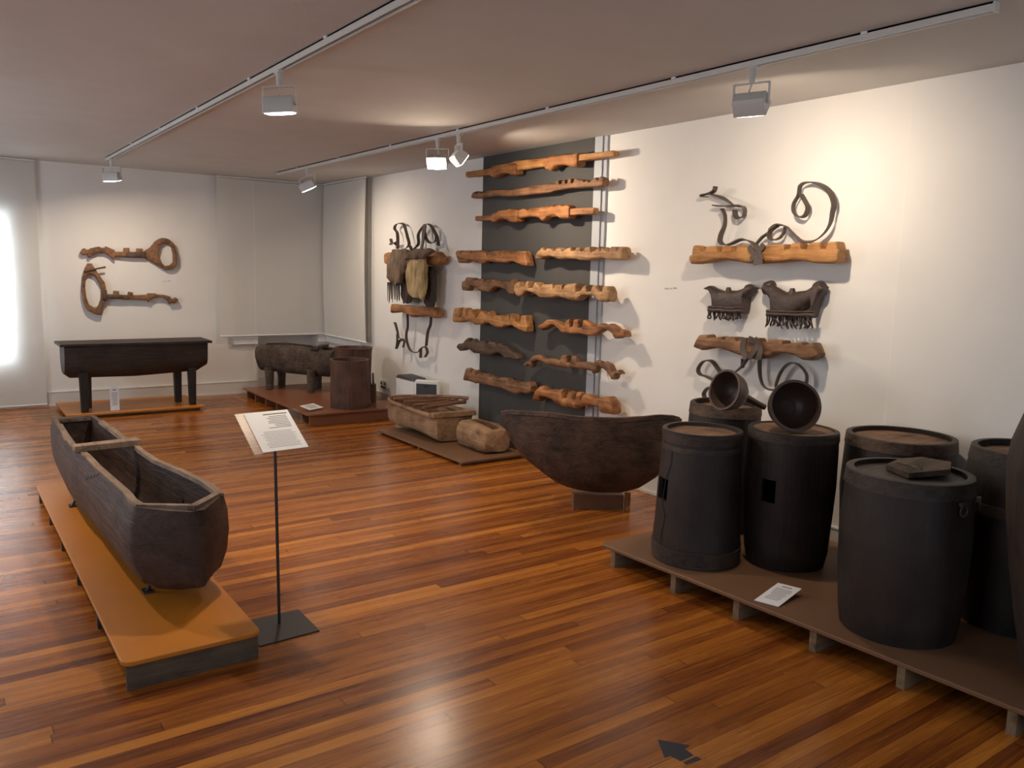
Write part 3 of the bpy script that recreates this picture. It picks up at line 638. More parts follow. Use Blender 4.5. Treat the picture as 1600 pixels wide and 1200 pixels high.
mb = MB(); ringplate(mb, cH([(200, 412), (290, 412), (320, 480), (350, 530), (440, 650), (455, 720), (455, 860), (420, 950), (400, 1060), (330, 1060), (210, 1000), (160, 880), (140, 750), (150, 600), (165, 530), (180, 490)]), cH([(230, 545), (300, 565), (370, 660), (390, 740), (385, 860), (350, 950), (320, 975), (240, 930), (210, 840), (190, 720), (197, 620)]), PL, .05)
mb.out('ring', M['yoke_brown'], t, jit=.003)
MB().tube([on(*cH([(165, 512)])[0], 1, PL-.01), on(*cH([(440, 458)])[0], 1, PL-.01)], .009).out('cross_stick', M['yoke_dark'], t)
mb = MB(); carve(mb, cH([(452, 796), (655, 806)]), cH([(452, 852), (655, 862)]), 1, PL-.006, .05, 4); mb.out('dark_sleeve', M['yoke_dark'], t, jit=.003)
mb = MB(); carve(mb, cH([(405, 742), (458, 738)]), cH([(405, 880), (458, 884)]), 1, PL-.012, .06, 4); mb.out('iron_band', M['yoke_dark'], t)

# ------------------------------------------------------------------ hides and yokes left of the board
HG = 'yokes under the hanging hides'
t = yoke('yoke draped with two hides, high on the wall left of the grey board', cJ([(40, 292), (60, 286), (140, 280), (300, 268), (340, 285), (400, 285), (430, 320)]), cJ([(42, 365), (60, 372), (200, 360), (300, 362), (340, 372), (400, 378), (430, 350)]), M['yoke_orange'], plane=4.0, depth=.10, wall=W-.001, group=HG)
for P in ([(140, 262), (140, 200), (136, 150), (118, 122), (130, 92), (168, 84), (190, 110), (208, 180), (218, 235), (190, 262)], [(92, 192), (104, 222), (138, 215)], [(88, 232), (110, 220), (138, 240)],
          [(240, 270), (282, 230), (284, 160), (330, 95), (370, 100), (408, 170), (422, 240)], [(322, 120), (335, 190), (368, 220), (402, 205), (404, 150)], [(225, 240), (240, 275)]): strap(t, cJ(P), x=4.08, depth=.034)
strap(t, cJ([(330, 95), (318, 160), (305, 262)]), x=4.03, depth=.012, thick=.045)
t2 = yoke('short reddish yoke with straps dangling below the hides', cJ([(88, 660), (92, 648), (120, 650), (200, 655), (300, 662), (370, 670), (395, 690), (400, 710)]), cJ([(85, 708), (150, 698), (180, 708), (230, 738), (290, 728), (350, 730), (385, 745), (400, 735)]), M['yoke_orange'], plane=4.0, depth=.10, wall=W-.001, group=HG)
for P in ([(118, 772), (128, 800), (140, 840), (152, 882), (200, 892)], [(208, 735), (210, 800), (200, 850), (205, 910), (230, 970), (280, 978), (300, 955), (330, 940), (346, 978), (332, 1012)], [(372, 740), (365, 790), (350, 840), (338, 935)], [(130, 955), (150, 902), (185, 900), (180, 945)], [(300, 955), (296, 1018)], [(138, 850), (132, 940)]):
    strap(t2, cJ([(P[0][0], P[0][1]-22)]+P) if P[0][1] < 745 else cJ(P), x=4.07, depth=.030)
def hide(label, top, bot, mat, plane, depth, fr=None, n=0, L=0, fl=None):
    mb = MB(); lo, hi, T, B = carve(mb, cJ(top), cJ(bot), 0, plane, depth, 2.4, n=20, step=.012)
    t = thing('animal_hide', label, 'hide', (plane+depth, (lo+hi)/2, (lerp(T, (lo+hi)/2)+lerp(B, (lo+hi)/2))/2), 'hides hung over the yoke')
    mb.out('skin', mat, t, jit=.018, jscale=17)
    if fl: k = MB(); carve(k, cJ(fl[0]), cJ(fl[1]), 0, plane-.02, depth*1.1, 2.4); k.out('folded_flap', fl[2], t, jit=.012, jscale=16)
    for i in range(n):
        f = (i+.5)/n; x0 = fr[0][0]+(fr[1][0]-fr[0][0])*f; y0 = fr[0][1]+(fr[1][1]-fr[0][1])*f
        q = [(x0, y0-8), (x0+random.uniform(-2, 3), y0+L*.5), (x0+random.uniform(-5, 5), y0+L*random.uniform(.8, 1.1))]
        MB().tube([on(*cJ([c])[0], 0, plane+depth*.5) for c in q], [.006, .005, .003], 5).out('fringe_strand', M['hide_dark'], t)
    return t
hide('brown fringed hide, the left one hung over the yoke', [(58, 330), (66, 290), (100, 266), (150, 262), (190, 264), (208, 285)], [(58, 480), (66, 498), (100, 505), (150, 508), (158, 440), (178, 400), (208, 350)], M['hide_brown'], 3.93, .06, ((66, 500), (156, 508)), 12, 130)
hide('dark hide strip hanging between the brown and the yellow ones', [(158, 372), (175, 368), (215, 368), (225, 370)], [(158, 600), (170, 640), (200, 640), (225, 630)], M['hide_dark'], 4.0, .04)
hide('yellow furry hide with its flap folded over the yoke', [(196, 320), (215, 300), (250, 300), (310, 310), (318, 340)], [(196, 560), (210, 590), (250, 600), (300, 620), (318, 560)], M['hide_fur'], 3.905, .05, ((205, 590), (312, 600)), 11, 45,
     ([(186, 310), (200, 290), (250, 262), (340, 258), (372, 268)], [(186, 340), (200, 332), (300, 330), (340, 300), (372, 280)], M['hide_brown']))
hide('dark hide, the rightmost one reaching almost to the lower yoke', [(312, 395), (325, 382), (375, 384), (388, 400)], [(312, 650), (330, 668), (372, 668), (380, 640), (388, 500)], M['hide_dark'], 3.99, .05)

# ------------------------------------------------------------------ low platforms
def rrect(x0, x1, y0, y1, r, n=6):
    out = []
    for cx, cy, a0 in ((x1-r, y1-r, 0), (x0+r, y1-r, 90), (x0+r, y0+r, 180), (x1-r, y0+r, 270)):
        for k in range(n+1):
            a = math.radians(a0+90*k/n); out.append((cx+r*math.cos(a), cy+r*math.sin(a)))
    return out
def shear(x, y, k, y0): return x+k*(y-y0)
def platform(label, x0, x1, y0, y1, h, mat, joists, r=.04, k=0., thick=.018, inset=.012, jm=None, front=False):
    t = thing('display_platform', label, 'platform', ((x0+x1)/2, (y0+y1)/2, 0))
    P = [(shear(a, b, k, y1), b) for a, b in rrect(x0, x1, y0, y1, r)]
    MB().rings([[Vector((a, b, z)) for a, b in P] for z in (h-thick, h)]).out('board', mat, t, bevel=.003)
    for y in joists:
        xa = shear(x0, y, k, y1)
        MB().box((xa+inset, y-.016, 0), (shear(x1, y, k, y1)-inset, y+.016, h-thick-.0005)).out('joist', jm or M['joist'], t, smooth=False)
    if front: MB().box((x0+.014, y0+.006, 0), (x1-.014, y0+.026, h-thick-.0005)).out('end_board', jm or M['joist'], t, smooth=False)
    return t
platform('long orange board platform under the canoe shaped trough', .492, 1.0, 3.06, 5.93, .11, M['plat_orange'], [3.7, 4.27, 4.83, 5.35, 5.88], front=True, jm=M['dark_joist'])
platform('long brown board platform under the dark barrels', 2.87, 3.98, -.6, 3.17, .11, M['plat_brown'], [3.08, 2.66, 2.285, 1.895, 1.52, 1.13, .74, .35, -.04, -.43], k=-.0395, inset=.015)
platform('thin brown double board platform under the wooden trough full of sticks', 3.37, 3.99, 5.37, 6.87, .04, M['plat_brown'], [5.42, 6.1, 6.82], r=.006, inset=.012, jm=M['plat_brown'])
platform('reddish brown platform in the back corner under the rough log trough', 2.93, 4.05, 7.48, 9.52, .12, M['plat_mid'], [9.45, 9.16, 8.81, 8.46, 8.1, 7.75, 7.53], r=.05, inset=.035, jm=M['plat_mid'])
platform('low orange platform under the lidded dark trough by the back wall', 1.03, 2.34, 8.86, 9.72, .05, M['plat_orange'], [8.95, 9.3, 9.65], r=.01, inset=.04, thick=.02)

# ------------------------------------------------------------------ canoe shaped trough
HULL = [(.90, 1), (1.0, .80), (1.03, .55), (.97, .30), (.82, .10), (.55, 0), (.2, -.01), (-.2, -.01), (-.55, 0), (-.82, .10), (-.97, .30), (-1.03, .55), (-1.0, .80), (-.90, 1)]
HINN = [(.94, 1), (.96, .80), (.95, .55), (.85, .30), (.66, .12), (.42, .03), (.15, 0), (-.15, 0), (-.42, .03), (-.66, .12), (-.85, .30), (-.95, .55), (-.96, .80), (-.94, 1)]
ZR = .545
ct = thing('log_trough', 'large canoe shaped dark log trough standing along the orange platform at the left', 'trough', (.8, 4.6, .11), None)
st = [(.862, 3.425, .035, .20, ZR-.014), (.848, 3.49, .115, .185, ZR-.010), (.832, 3.57, .200, .175, ZR-.002), (.828, 3.66, .208, .172, ZR), (.822, 3.80, .205, .17, ZR+.004), (.795, 4.10, .190, .17, ZR), (.77, 4.40, .172, .17, ZR-.008), (.755, 4.65, .165, .175, ZR-.004), (.748, 4.80, .170, .18, ZR),
      (.742, 4.95, .172, .18, ZR-.010), (.735, 5.25, .165, .185, ZR-.004), (.725, 5.60, .150, .20, ZR+.005), (.716, 5.84, .132, .22, ZR+.008)]
trough(st, HULL, .034, HINN).out('hollow_log', M['canoe_wood'], ct, jit=.007, jscale=9, sharp=48)
for sgn, nm in ((1, 'right'), (-1, 'left')):
    rs = []
    for x, y, w_, zb, zt in st[2:-1]:
        e = x+sgn*(w_*.90-.019); rs.append([Vector((e+a*.019, y, zt+b)) for a, b in ((-1, -.01), (1, -.01), (.8, .006), (-.8, .007))])
    MB().rings(rs).out('worn_rim', M['rim_wood'], ct, jit=.005, jscale=12)
for pa, pb in (((.662, 3.565), (.858, 3.437)), ((.862, 3.437), (1.0, 3.585)), ((.605, 5.82), (.83, 5.82))):
    pa, pb = Vector((*pa, 0)), Vector((*pb, 0)); un_ = (pb-pa).normalized(); ni = Vector((-un_.y, un_.x, 0))*(1 if pa.y < 5 else -1)
    MB().obox((pa+pb)/2+ni*.012+Vector((0, 0, ZR-.006)), (pb-pa)/2, ni*.016, (0, 0, .011)).out('end_rim', M['rim_wood'], ct, jit=.006, jscale=12)
MB().obox((.742, 4.78, ZR+.018), (.165, .010, 0), (-.003, .035, 0), (0, 0, .017)).out('cross_bar', M['rim_wood'], ct, jit=.008, jscale=10, bevel=.004)
MB().tube(smooth_path([(.665, 4.05, ZR-.03), (.69, 4.0, .36), (.78, 3.97, .24), (.87, 4.0, .26), (.95, 4.05, .40), (.965, 4.07, ZR-.03)]), .010).out('inner_rib', M['black_wood'], ct)
MB().tube([on(a, b, 0, .588) for a, b in ((131, 745), (135, 750), (139, 744), (141, 748), (144, 742), (146, 746), (149, 741), (151, 744), (155, 739))], .0016, 5).out('scrawled_mark', M['slot'], ct)
for y, x in ((3.72, .825), (5.30, .735)):
    s = thing('trough_cradle', 'small black iron cradle under the %s of the canoe shaped trough' % ('near end' if y < 4 else 'far end'), 'stand', (x, y, .11), 'iron cradles under the canoe shaped trough')
    for q in (-1, 1):
        MB().tube([(x+q*.115, y, .113), (x+q*.075, y, .19)], .009, 8).out('leg', M['steel'], s)
        MB().box((x+q*.115-.018, y-.03, .1105), (x+q*.115+.018, y+.03, .117)).out('foot', M['steel'], s, smooth=False)
    MB().box((x-.09, y-.012, .160), (x+.09, y+.012, .172)).out('cross_bar', M['steel'], s, smooth=False)

# ------------------------------------------------------------------ information stand
t = thing('information_stand', 'slim information stand with a slanted clear panel and printed sheet, beside the canoe shaped trough', 'stand', (1.165, 3.33, 0))
MB().add([(1.02, 3.155, 0), (1.282, 3.165, 0), (1.285, 3.42, 0), (1.03, 3.42, 0), (1.02, 3.155, .006), (1.282, 3.165, .006), (1.285, 3.42, .006), (1.03, 3.42, .006)], [(0, 1, 2, 3), (4, 5, 6, 7), (0, 1, 5, 4), (1, 2, 6, 5), (2, 3, 7, 6), (3, 0, 4, 7)]).out('base_plate', M['steel'], t, smooth=False)
MB().tube([(1.165, 3.33, .004), (1.168, 3.36, .79)], .0065, 10).out('pole', M['steel'], t)
A, B_ = Vector((1.062, 3.305, .770)), Vector((1.345, 3.305, .775)); U = Vector((0, .262, .128)); un = (B_-A).cross(U).normalized()
def pan(u0, u1, v0, v1, k, th): return MB().obox(A+(B_-A)*(u0+u1)/2+U*(v0+v1)/2+un*k, (B_-A)*(u1-u0)/2, U*(v1-v0)/2, un*th/2)
pn = pan(0, 1, 0, 1, 0, .003).out('acrylic_panel', M['acrylic'], t, smooth=False)
pan(0, 1, -.03, .0, .004, .012).out('panel_lip', M['acrylic'], t, smooth=False)
pan(.3, .5, .18, .5, -.007, .010).out('panel_mount', M['steel'], t, smooth=False)
pan(.13, .83, .01, .98, .003, .001).out('printed_sheet', M['paper'], t, smooth=False)
mb = MB(); random.seed(3)
mb.obox(A+(B_-A)*.60+U*.90+un*.0037, (B_-A)*.19, U*.012, un*.0001)
for i in range(8): q = random.uniform(.12, .19); mb.obox(A+(B_-A)*(.76-q)+U*(.84-.040*i)+un*.0037, (B_-A)*q, U*.006, un*.0001)
for i in range(12): mb.obox(A+(B_-A)*.50+U*(.47-.034*i)+un*.0037, (B_-A)*random.uniform(.20, .27), U*.003, un*.0001)
mb.out('printed_lines', M['ink'], t, smooth=False)

# ------------------------------------------------------------------ label cards
def card(label, c, u, v, hu, hv, grp=None):
    c, u, v = Vector(c), Vector(u).normalized(), Vector(v).normalized(); nrm = u.cross(v).normalized()
    t = thing('label_card', label, 'card', tuple(c-v*hv), grp)
    MB().obox(c, u*hu, v*hv, nrm*.0015).out('white_card', M['paper'], t, smooth=False)
    mb = MB(); random.seed(5)
    mb.obox(c+v*hv*.75+nrm*.0018, u*hu*.4, v*hv*.035, nrm*.0001)
    for i in range(9): mb.obox(c+v*hv*(.5-.13*i)+u*hu*random.uniform(-.05, .05)+nrm*.0018, u*hu*random.uniform(.5, .72), v*hv*.018, nrm*.0001)
    mb.out('printed_lines', M['ink'], t, smooth=False)
    MB().obox(c-nrm*.02-v*hv*.3, u*hu*.3, (v-nrm*.0)*hv*.5, nrm*.002).out('back_stay', M['paper'], t, smooth=False) if abs(v.z) > .5 else None
    return t
card('white label card leaning upright in front of the lidded dark trough', (1.475, 8.955, .172), (1, .08, 0), (.02, .16, 1), .043, .118)
card('white label card lying on the brown platform in front of the barrels', on(1216, 929, 2, .128), (.30, .95, 0) if 0 else (on(1248, 920, 2, .13)-on(1218, 912, 2, .13))*-1 if 0 else (on(1213, 945, 2, .12)-on(1183, 937, 2, .12)), (on(1218, 914, 2, .14)-on(1185, 938, 2, .115)), .055, .105)
cc = [on(x, y, 2, .124) for x, y in ((471, 636), (502, 630))]
card('white label card lying on the corner platform in front of the log trough', on(487, 635.5, 2, .155), (cc[1]-cc[0]).to_3d(), (-.75, .5, .35), .10, .055)

# ------------------------------------------------------------------ lidded trough on legs by the back wall
t = thing('lidded_trough', 'black lidded trough on four legs standing on the low orange platform by the back wall', 'trough', (1.72, 9.05, .05))
st = [(1.045, 9.12, .17, .43, .70), (1.10, 9.12, .185, .385, .705), (1.7, 9.12, .19, .375, .71), (2.30, 9.12, .19, .40, .71), (2.40, 9.12, .175, .46, .71)]
trough(st, usec(3.2, 16), .035).out('hollow_body', M['black_wood_h'], t, jit=.006, jscale=8, sharp=50)
MB().box((1.005, 8.905, .712), (2.435, 9.36, .738)).out('lid', M['black_wood_h'], t, jit=.006, jscale=5, bevel=.004)
for x, y, s in ((1.205, 8.98, 0), (1.27, 9.23, 0), (2.24, 9.0, 0), (2.15, 9.24, 0)):
    MB().add([(x-.032, y-.03, .0505), (x+.032, y-.03, .0505), (x+.032, y+.03, .0505), (x-.032, y+.03, .0505), (x-.040, y-.038, .45), (x+.040, y-.038, .45), (x+.040, y+.038, .45), (x-.040, y+.038, .45)],
             [(0, 1, 2, 3), (4, 5, 6, 7), (0, 1, 5, 4), (1, 2, 6, 5), (2, 3, 7, 6), (3, 0, 4, 7)]).out('leg', M['black_wood'], t, bevel=.006, smooth=False)

# ------------------------------------------------------------------ rough log trough in the corner
t = thing('log_trough', 'rough charred log trough on four stubby legs in the back corner', 'trough', (3.42, 9.13, .12))
a0, a1 = Vector((3.13, 9.47)), Vector((3.75, 8.73)); dd = (a1-a0); st = []
for f, w_, zb, zt in ((0, .105, .37, .60), (.06, .135, .33, .63), (.3, .14, .325, .645), (.6, .14, .31, .64), (.93, .14, .30, .615), (1, .125, .32, .60)):
    q = a0+dd*f; st.append((q.x, q.y, w_, zb, zt))
trough(st, [(.75, 1), (.98, .8), (1.0, .5), (.92, .2), (.6, 0), (0, -.02), (-.6, 0), (-.92, .2), (-1.0, .5), (-.98, .8), (-.75, 1)], .04).out('hollow_log', M['log_wood'], t, jit=.016, jscale=11, sharp=60)
dn = dd.normalized(); pn_ = Vector((dn.y, -dn.x))
MB().obox((a0.x+dd.x*.80, a0.y+dd.y*.80, .63), (dn.x*.045, dn.y*.045, 0), (pn_.x*.135, pn_.y*.135, 0), (0, 0, .018)).out('cross_bar', M['log_wood'], t, jit=.012, jscale=12, bevel=.004)
for x, y in ((3.165, 9.25), (3.485, 8.80), (3.36, 9.40), (3.67, 9.05)):
    MB().lathe((x, y, .126), [(.042, 0), (.045, .1), (.052, .25)], 12, .1, x*9).out('leg', M['log_wood'], t, jit=.006, jscale=18)

# ------------------------------------------------------------------ bark drums on the corner platform
def drum(label, c, rb, rt_, h, mat, flare=0):
    t = thing('hollow_drum', label, 'drum', c, 'open bark drums on the corner platform'); c = Vector(c)
    prof = [(rb, .0005), (rb*1.02, h*.1), (rb*.99, h*.5), (rt_, h*.93), (rt_+flare, h), (rt_+flare-.022, h), (rt_-.024, h*.9), (rb-.03, h*.3), (rb-.035, .03)]
    MB().lathe(c, prof, 36, .07, c.x).out('shell', mat, t, jit=.004, jscale=9)
    return t
drum('open reddish brown drum, the nearer one on the corner platform', (3.49, 7.76, .12), .198, .198, .49, M['drum_wood'])
drum('open brown drum with a flared rim standing behind the nearer drum', (3.735, 8.20, .12), .19, .20, .565, M['drum_wood'], .012)
t = thing('small_wooden_block', 'small dark wooden block standing at the right of the drums on the corner platform', 'block', (3.80, 7.85, .12))
MB().lathe((3.80, 7.85, .1205), [(.030, 0), (.032, .1), (.028, .2), (.02, .21)], 12, .1).out('block', M['drum_wood'], t, jit=.004)
MB().tube([(3.80, 7.85, .33), (3.80, 7.86, .44)], [.012, .010], 8).out('handle', M['drum_wood'], t)

# ------------------------------------------------------------------ electric items by the wall
t = thing('dehumidifier', 'white appliance with a dark sloping top standing by the right wall', 'appliance', (3.95, 7.33, 0))
rs = [[Vector((x, y, z)) for x, y in rrect(3.86, 4.03, 7.08, 7.47, .035)] for z in (.004, .02, .44)]
MB().rings(rs).out('body', M['white'], t, bevel=.004)
MB().rings([[Vector((x, y, .44 if k == 0 else .478-.02*(abs(y-7.3)/.2)**2)) for x, y in rrect(3.858+.01*k, 4.032-.01*k, 7.078+.02*k, 7.472-.03*k, .035)] for k in (0, 1)]).out('control_top', M['plastic_dark'], t)
t = thing('air_purifier', 'appliance with a charcoal front in a white frame, nearer the grey board', 'appliance', (3.93, 6.88, 0))
ax_, ay_ = Vector((.62, -.785, 0)), Vector((.785, .62, 0)); c = Vector((3.95, 6.95, .235))
MB().obox(c, ax_*.125, ay_*.03, (0, 0, .231)).out('body', M['white'], t, bevel=.012)
MB().obox(c-ay_*.032+Vector((0, 0, -.008)), ax_*.107, ay_*.004, (0, 0, .205)).out('front_grille', M['plastic_dark'], t, bevel=.004)
MB().obox(c-ay_*.037+Vector((0, 0, .175)), ax_*.028, ay_*.0015, (0, 0, .006)).out('handle_slot', M['slot'], t, smooth=False)
t = thing('power_socket', 'white double power socket low on the right wall beside the drums', 'socket', (W, 8.28, .25))
MB().box((W-.010, 8.19, .20), (W-.001, 8.37, .30)).out('plate', M['white'], t, bevel=.003)
for y in (8.235, 8.325): MB().lathe((W-.0125, y, .255), [(.017, 0), (.017, .003)], 16, axis=(1, 0, 0)).out('outlet', M['plastic_dark'], t)
MB().box((W-.016, 8.22, .205), (W-.0105, 8.33, .222)).out('lower_slot', M['plastic_dark'], t, smooth=False)

# ------------------------------------------------------------------ wooden trough with sticks
t = thing('wooden_trough', 'raw brown wooden trough with a flat near end lying on the thin brown platform', 'trough', (3.7, 6.4, .04))
st = [(3.722, 6.06, .190, .05, .262), (3.718, 6.12, .200, .055, .275), (3.715, 6.3, .205, .075, .275), (3.70, 6.5, .20, .085, .285), (3.68, 6.75, .19, .075, .295), (3.66, 6.92, .165, .085, .315), (3.655, 7.0, .115, .15, .325)]
trough(st, usec(6, 22), .03).out('hollow_body', M['chest_wood'], t, jit=.010, jscale=10, sharp=50)
MB().box((3.50, 6.045, .262), (3.94, 6.105, .308)).out('end_ledge', M['chest_wood'], t, jit=.008, jscale=10, bevel=.005)
for (a, b, nm) in (((3.50, 6.10), (3.50, 6.85), 0), ((3.905, 6.10), (3.86, 6.8), 1)):
    MB().tube([(a[0], a[1], .282), ((a[0]+b[0])/2+(-.01 if nm == 0 else .01), (a[1]+b[1])/2, .287), (b[0], b[1], .297)], [.022, .020, .016]).out('side_rim', M['chest_wood'], t, jit=.008, jscale=14)
SG = 'sticks laid across the wooden trough'
for i, (y0, y1, x0, x1, r, lb) in enumerate([(6.90, 6.80, 3.50, 3.90, .013, 'thin stick laid farthest back across the wooden trough'), (6.74, 6.68, 3.47, 3.94, .016, 'straight stick, second from the back across the wooden trough'), (6.55, 6.52, 3.48, 3.95, .017, 'middle stick laid across the wooden trough'),
        (6.36, 6.40, 3.48, 3.96, .015, 'stick just behind the dark ended pair on the wooden trough'), (6.22, 6.30, 3.50, 3.98, .018, 'dark ended stick nearest the flat end of the wooden trough'), (6.60, 6.25, 3.60, 3.98, .016, 'slanting stick crossing the others on the wooden trough')]):
    z = .325+r+(.045 if i == 5 else 0)
    P = [(x0+(x1-x0)*f, y0+(y1-y0)*f, z+.004*math.sin(f*5+i)) for f in (0, .25, .5, .75, 1)]
    o = MB().tube(P, [r*.8, r, r*.95, r, r*1.15], 9).out('wooden_stick', M['stick_wood'], jit=.003, jscale=20); tag(o, lb, 'stick', SG)
# carved stump
t = thing('hollowed_stump', 'small raw hollowed log end lying beside the dark half moon trough', 'stump', (3.79, 5.7, .04))
st = [(3.775, 5.47, .120, .060, .225), (3.778, 5.50, .142, .052, .245), (3.78, 5.60, .150, .050, .262), (3.785, 5.78, .148, .050, .265), (3.79, 5.92, .135, .05, .255)]
RSEC = [(.62, 1), (.86, .85), (1, .55), (.95, .25), (.7, .03), (.3, 0), (-.3, 0), (-.75, .03), (-.98, .28), (-1.0, .6), (-.84, .88), (-.60, 1)]
trough(st, RSEC, .055, [(u*.62, v) for u, v in RSEC]).out('hollow_log', M['chest_wood'], t, jit=.012, jscale=13, sharp=60)
MB().add([(3.70, 5.462, .20), (3.86, 5.462, .195), (3.85, 5.50, .245), (3.71, 5.50, .25)], [(0, 1, 2, 3)]).out('split', M['stick_wood'], t, jit=.004) if 0 else None

# ------------------------------------------------------------------ half moon trough on its stand
mt = thing('half_moon_trough', 'big dark half moon shaped trough resting on a block and post before the grey board', 'trough', (3.55, 3.88, .13))
C0 = Vector((3.62, 3.84)); ad = Vector((.812, -.583))
def onv(x, y):   # photo point to the upright plane through the trough's axis
    d = ray(x, y); n = Vector((.583, .812, 0)); c3 = Vector((C0.x, C0.y, 0)); k = (c3-CP).dot(n)/d.dot(n); q = CP+d*k
    return ((Vector((q.x, q.y))-C0).dot(ad), q.z)
bot = sorted(onv(x, y) for x, y in [(783, 648), (788, 668), (800, 692), (818, 715), (840, 733), (865, 751), (895, 762), (930, 768.5), (970, 769), (1000, 761), (1027, 745), (1046, 722), (1058, 690), (1064, 660)])
topz = sorted(onv(x, y) for x, y in [(783, 643), (800, 643), (850, 646), (900, 653), (950, 656), (1000, 654), (1030, 652), (1064, 654)])
st = []; lo, hi = bot[0][0], bot[-1][0]; N = 26
for i in range(N+1):
    s = lo+(hi-lo)*(.5-.5*math.cos(math.pi*i/N)); zt = lerp(topz, s); zb = min(lerp(bot, s), zt-.02); e = (s-lo)/(hi-lo)
    w_ = .02+.165*(math.sin(math.pi*min(1, max(0, e)))**.55)
    q = C0+ad*s; st.append((q.x, q.y, w_, zb, zt))
tiltsec = [(u, v*(1+.085*u) if v > .3 else v) for u, v in usec(2.3, 20)]
trough(st, tiltsec, .03, tiltsec).out('hollow_body', M['moon_wood'], mt, jit=.010, jscale=5, sharp=50)
rs = []
for x, y, w_, zb, zt in st[2:-2]:
    q = Vector((x, y))+Vector((-.583, -.812))*(w_-.012)
    rs.append([Vector((q.x+a*.583, q.y+a*.812, zt+(zt-zb)*.085*.9+b)) for a, b in ((-.013, -.02), (.014, -.01), (.012, .006), (-.010, .004))])
MB().rings(rs).out('near_rim', M['moon_wood'], mt, jit=.005, jscale=12)
q = Vector((*C0, 0))+Vector((*ad, 0))*onv(957, 674)[0]; zz = onv(957, 674)[1]
pq = on(957.5, 673.5, 2, zz) if 0 else q+Vector((-.583, -.812, 0))*.168; pq.z = zz+.0
MB().lathe(pq, [(.011, 0), (.011, .012)], 12, axis=(-.583, -.812, 0)).out('peg_hole', M['slot'], mt)
t = thing('trough_stand', 'low brown block and thin post holding up the half moon trough', 'stand', (3.6, 3.85, 0))
zb_ = .118
q0, q1 = on(896, 796, 2, 0), on(974, 797, 2, 0)
dv = (q1-q0).normalized(); nv = Vector((-dv.y, dv.x, 0)); cb_ = (q0+q1)/2+nv*.07
MB().obox(cb_+Vector((0, 0, .0505)), dv*((q1-q0).length/2), nv*.07, (0, 0, .050)).out('block', M['plat_brown'], t, smooth=False)
qp = on(980, 797, 2, 0); MB().box((qp.x-.012, qp.y-.01, 0), (qp.x+.016, qp.y+.02, .118)).out('post', M['yoke_orange'], t, smooth=False)

# ------------------------------------------------------------------ barrels
def barrel(label, c, h, prof, mat, hoops=(), lid=None, lidmat=None, wob=.03, hole=None, seed=0, tilt=None, rings=1, crack=None, t_=.022, hoopmat=None):
    t = thing('wooden_barrel', label, 'barrel', c, 'dark wooden barrels on the brown platform'); c = Vector(c); n = 56; nh = 30
    P = [(hh*h, r) for r, hh in prof]
    def rad(z, th): return lerp(P, z)*(1+wob*noise.noise(Vector((math.cos(th)*1.1+seed, math.sin(th)*1.1, z*1.6))))
    zs = [h*k/nh for k in range(nh+1)]; vs = []; fs = []; k0 = n*(nh+1)
    lean = Vector(tilt or (0, 0, 0))
    for inner in (0, 1):
        for z in zs:
            for j in range(n):
                th = 2*math.pi*j/n; r = rad(z, th)-(t_ if inner else 0); zz_ = z if z > 0 else (.0006 if not inner else .02)
                vs.append(c+Vector((r*math.cos(th), r*math.sin(th), zz_))+lean*zz_)
    holes = set()
    if hole:
        a0, aw, z0, z1 = hole
        for k in range(nh):
            for j in range(n):
                th = (math.degrees(2*math.pi*(j+.5)/n)-a0+180) % 360-180
                if abs(th) < aw and z0 < (zs[k]+zs[k+1])/2 < z1: holes.add((k, j))
    for k in range(nh):
        for j in range(n):
            a, b, d, e = k*n+j, k*n+(j+1) % n, (k+1)*n+(j+1) % n, (k+1)*n+j
            if (k, j) in holes:
                for (dk, dj, p_, q_) in ((-1, 0, a, b), (1, 0, e, d), (0, -1, a, e), (0, 1, b, d)):
                    if ((k+dk), (j+dj) % n) not in holes: fs.append((p_, q_, q_+k0, p_+k0))
                continue
            fs.append((a, b, d, e)); fs.append((k0+a, k0+e, k0+d, k0+b))
    for j in range(n):
        fs.append((nh*n+j, nh*n+(j+1) % n, k0+nh*n+(j+1) % n, k0+nh*n+j))
    fs.append(tuple(range(n))); fs.append(tuple(k0+j for j in range(n)))
    MB().add(vs, fs).out('shell', mat, t, sharp=50)
    for (z0, z1, ex) in hoops:
        rs = []
        for z, q in ((z0, ex), (z1, ex), (z1+.002, -.004), (z0-.002, -.004)):
            rs.append([c+Vector(((rad(min(z, h), a)+q)*math.cos(a), (rad(min(z, h), a)+q)*math.sin(a), z))+lean*z for a in [2*math.pi*j/n for j in range(n)]])
        MB().rings(rs, close=True).out('hoop', hoopmat or M['hoop'], t, sharp=50)
    if lid is not None:
        z = h-lid; rs = [[c+Vector(((rad(z, a)-t_-.0005)*math.cos(a), (rad(z, a)-t_-.0005)*math.sin(a), zz_))+lean*z for a in [2*math.pi*j/n for j in range(n)]] for zz_ in (z-.02, z)]
        MB().rings(rs).out('lid', lidmat or M['lid_brown'], t, jit=.003, jscale=20)
    return t
BW = M['black_wood']
camang = lambda x, y: math.degrees(math.atan2(-y, -x))
b1 = (3.16, 2.75, .11)
barrel('conical black barrel with a split down its side, leftmost of the front barrels', b1, .672, [(.216, 0), (.224, .05), (.222, .16), (.215, .3), (.208, .6), (.196, .9), (.200, 1)], BW,
       hoops=[(.575, .600, .003), (.615, .665, .003), (.004, .085, .006)], lid=.02, hole=(camang(3.16, 2.75)-62, 12, .31, .43), seed=1)
t1 = bpy.data.objects['wooden_barrel']
cr = []
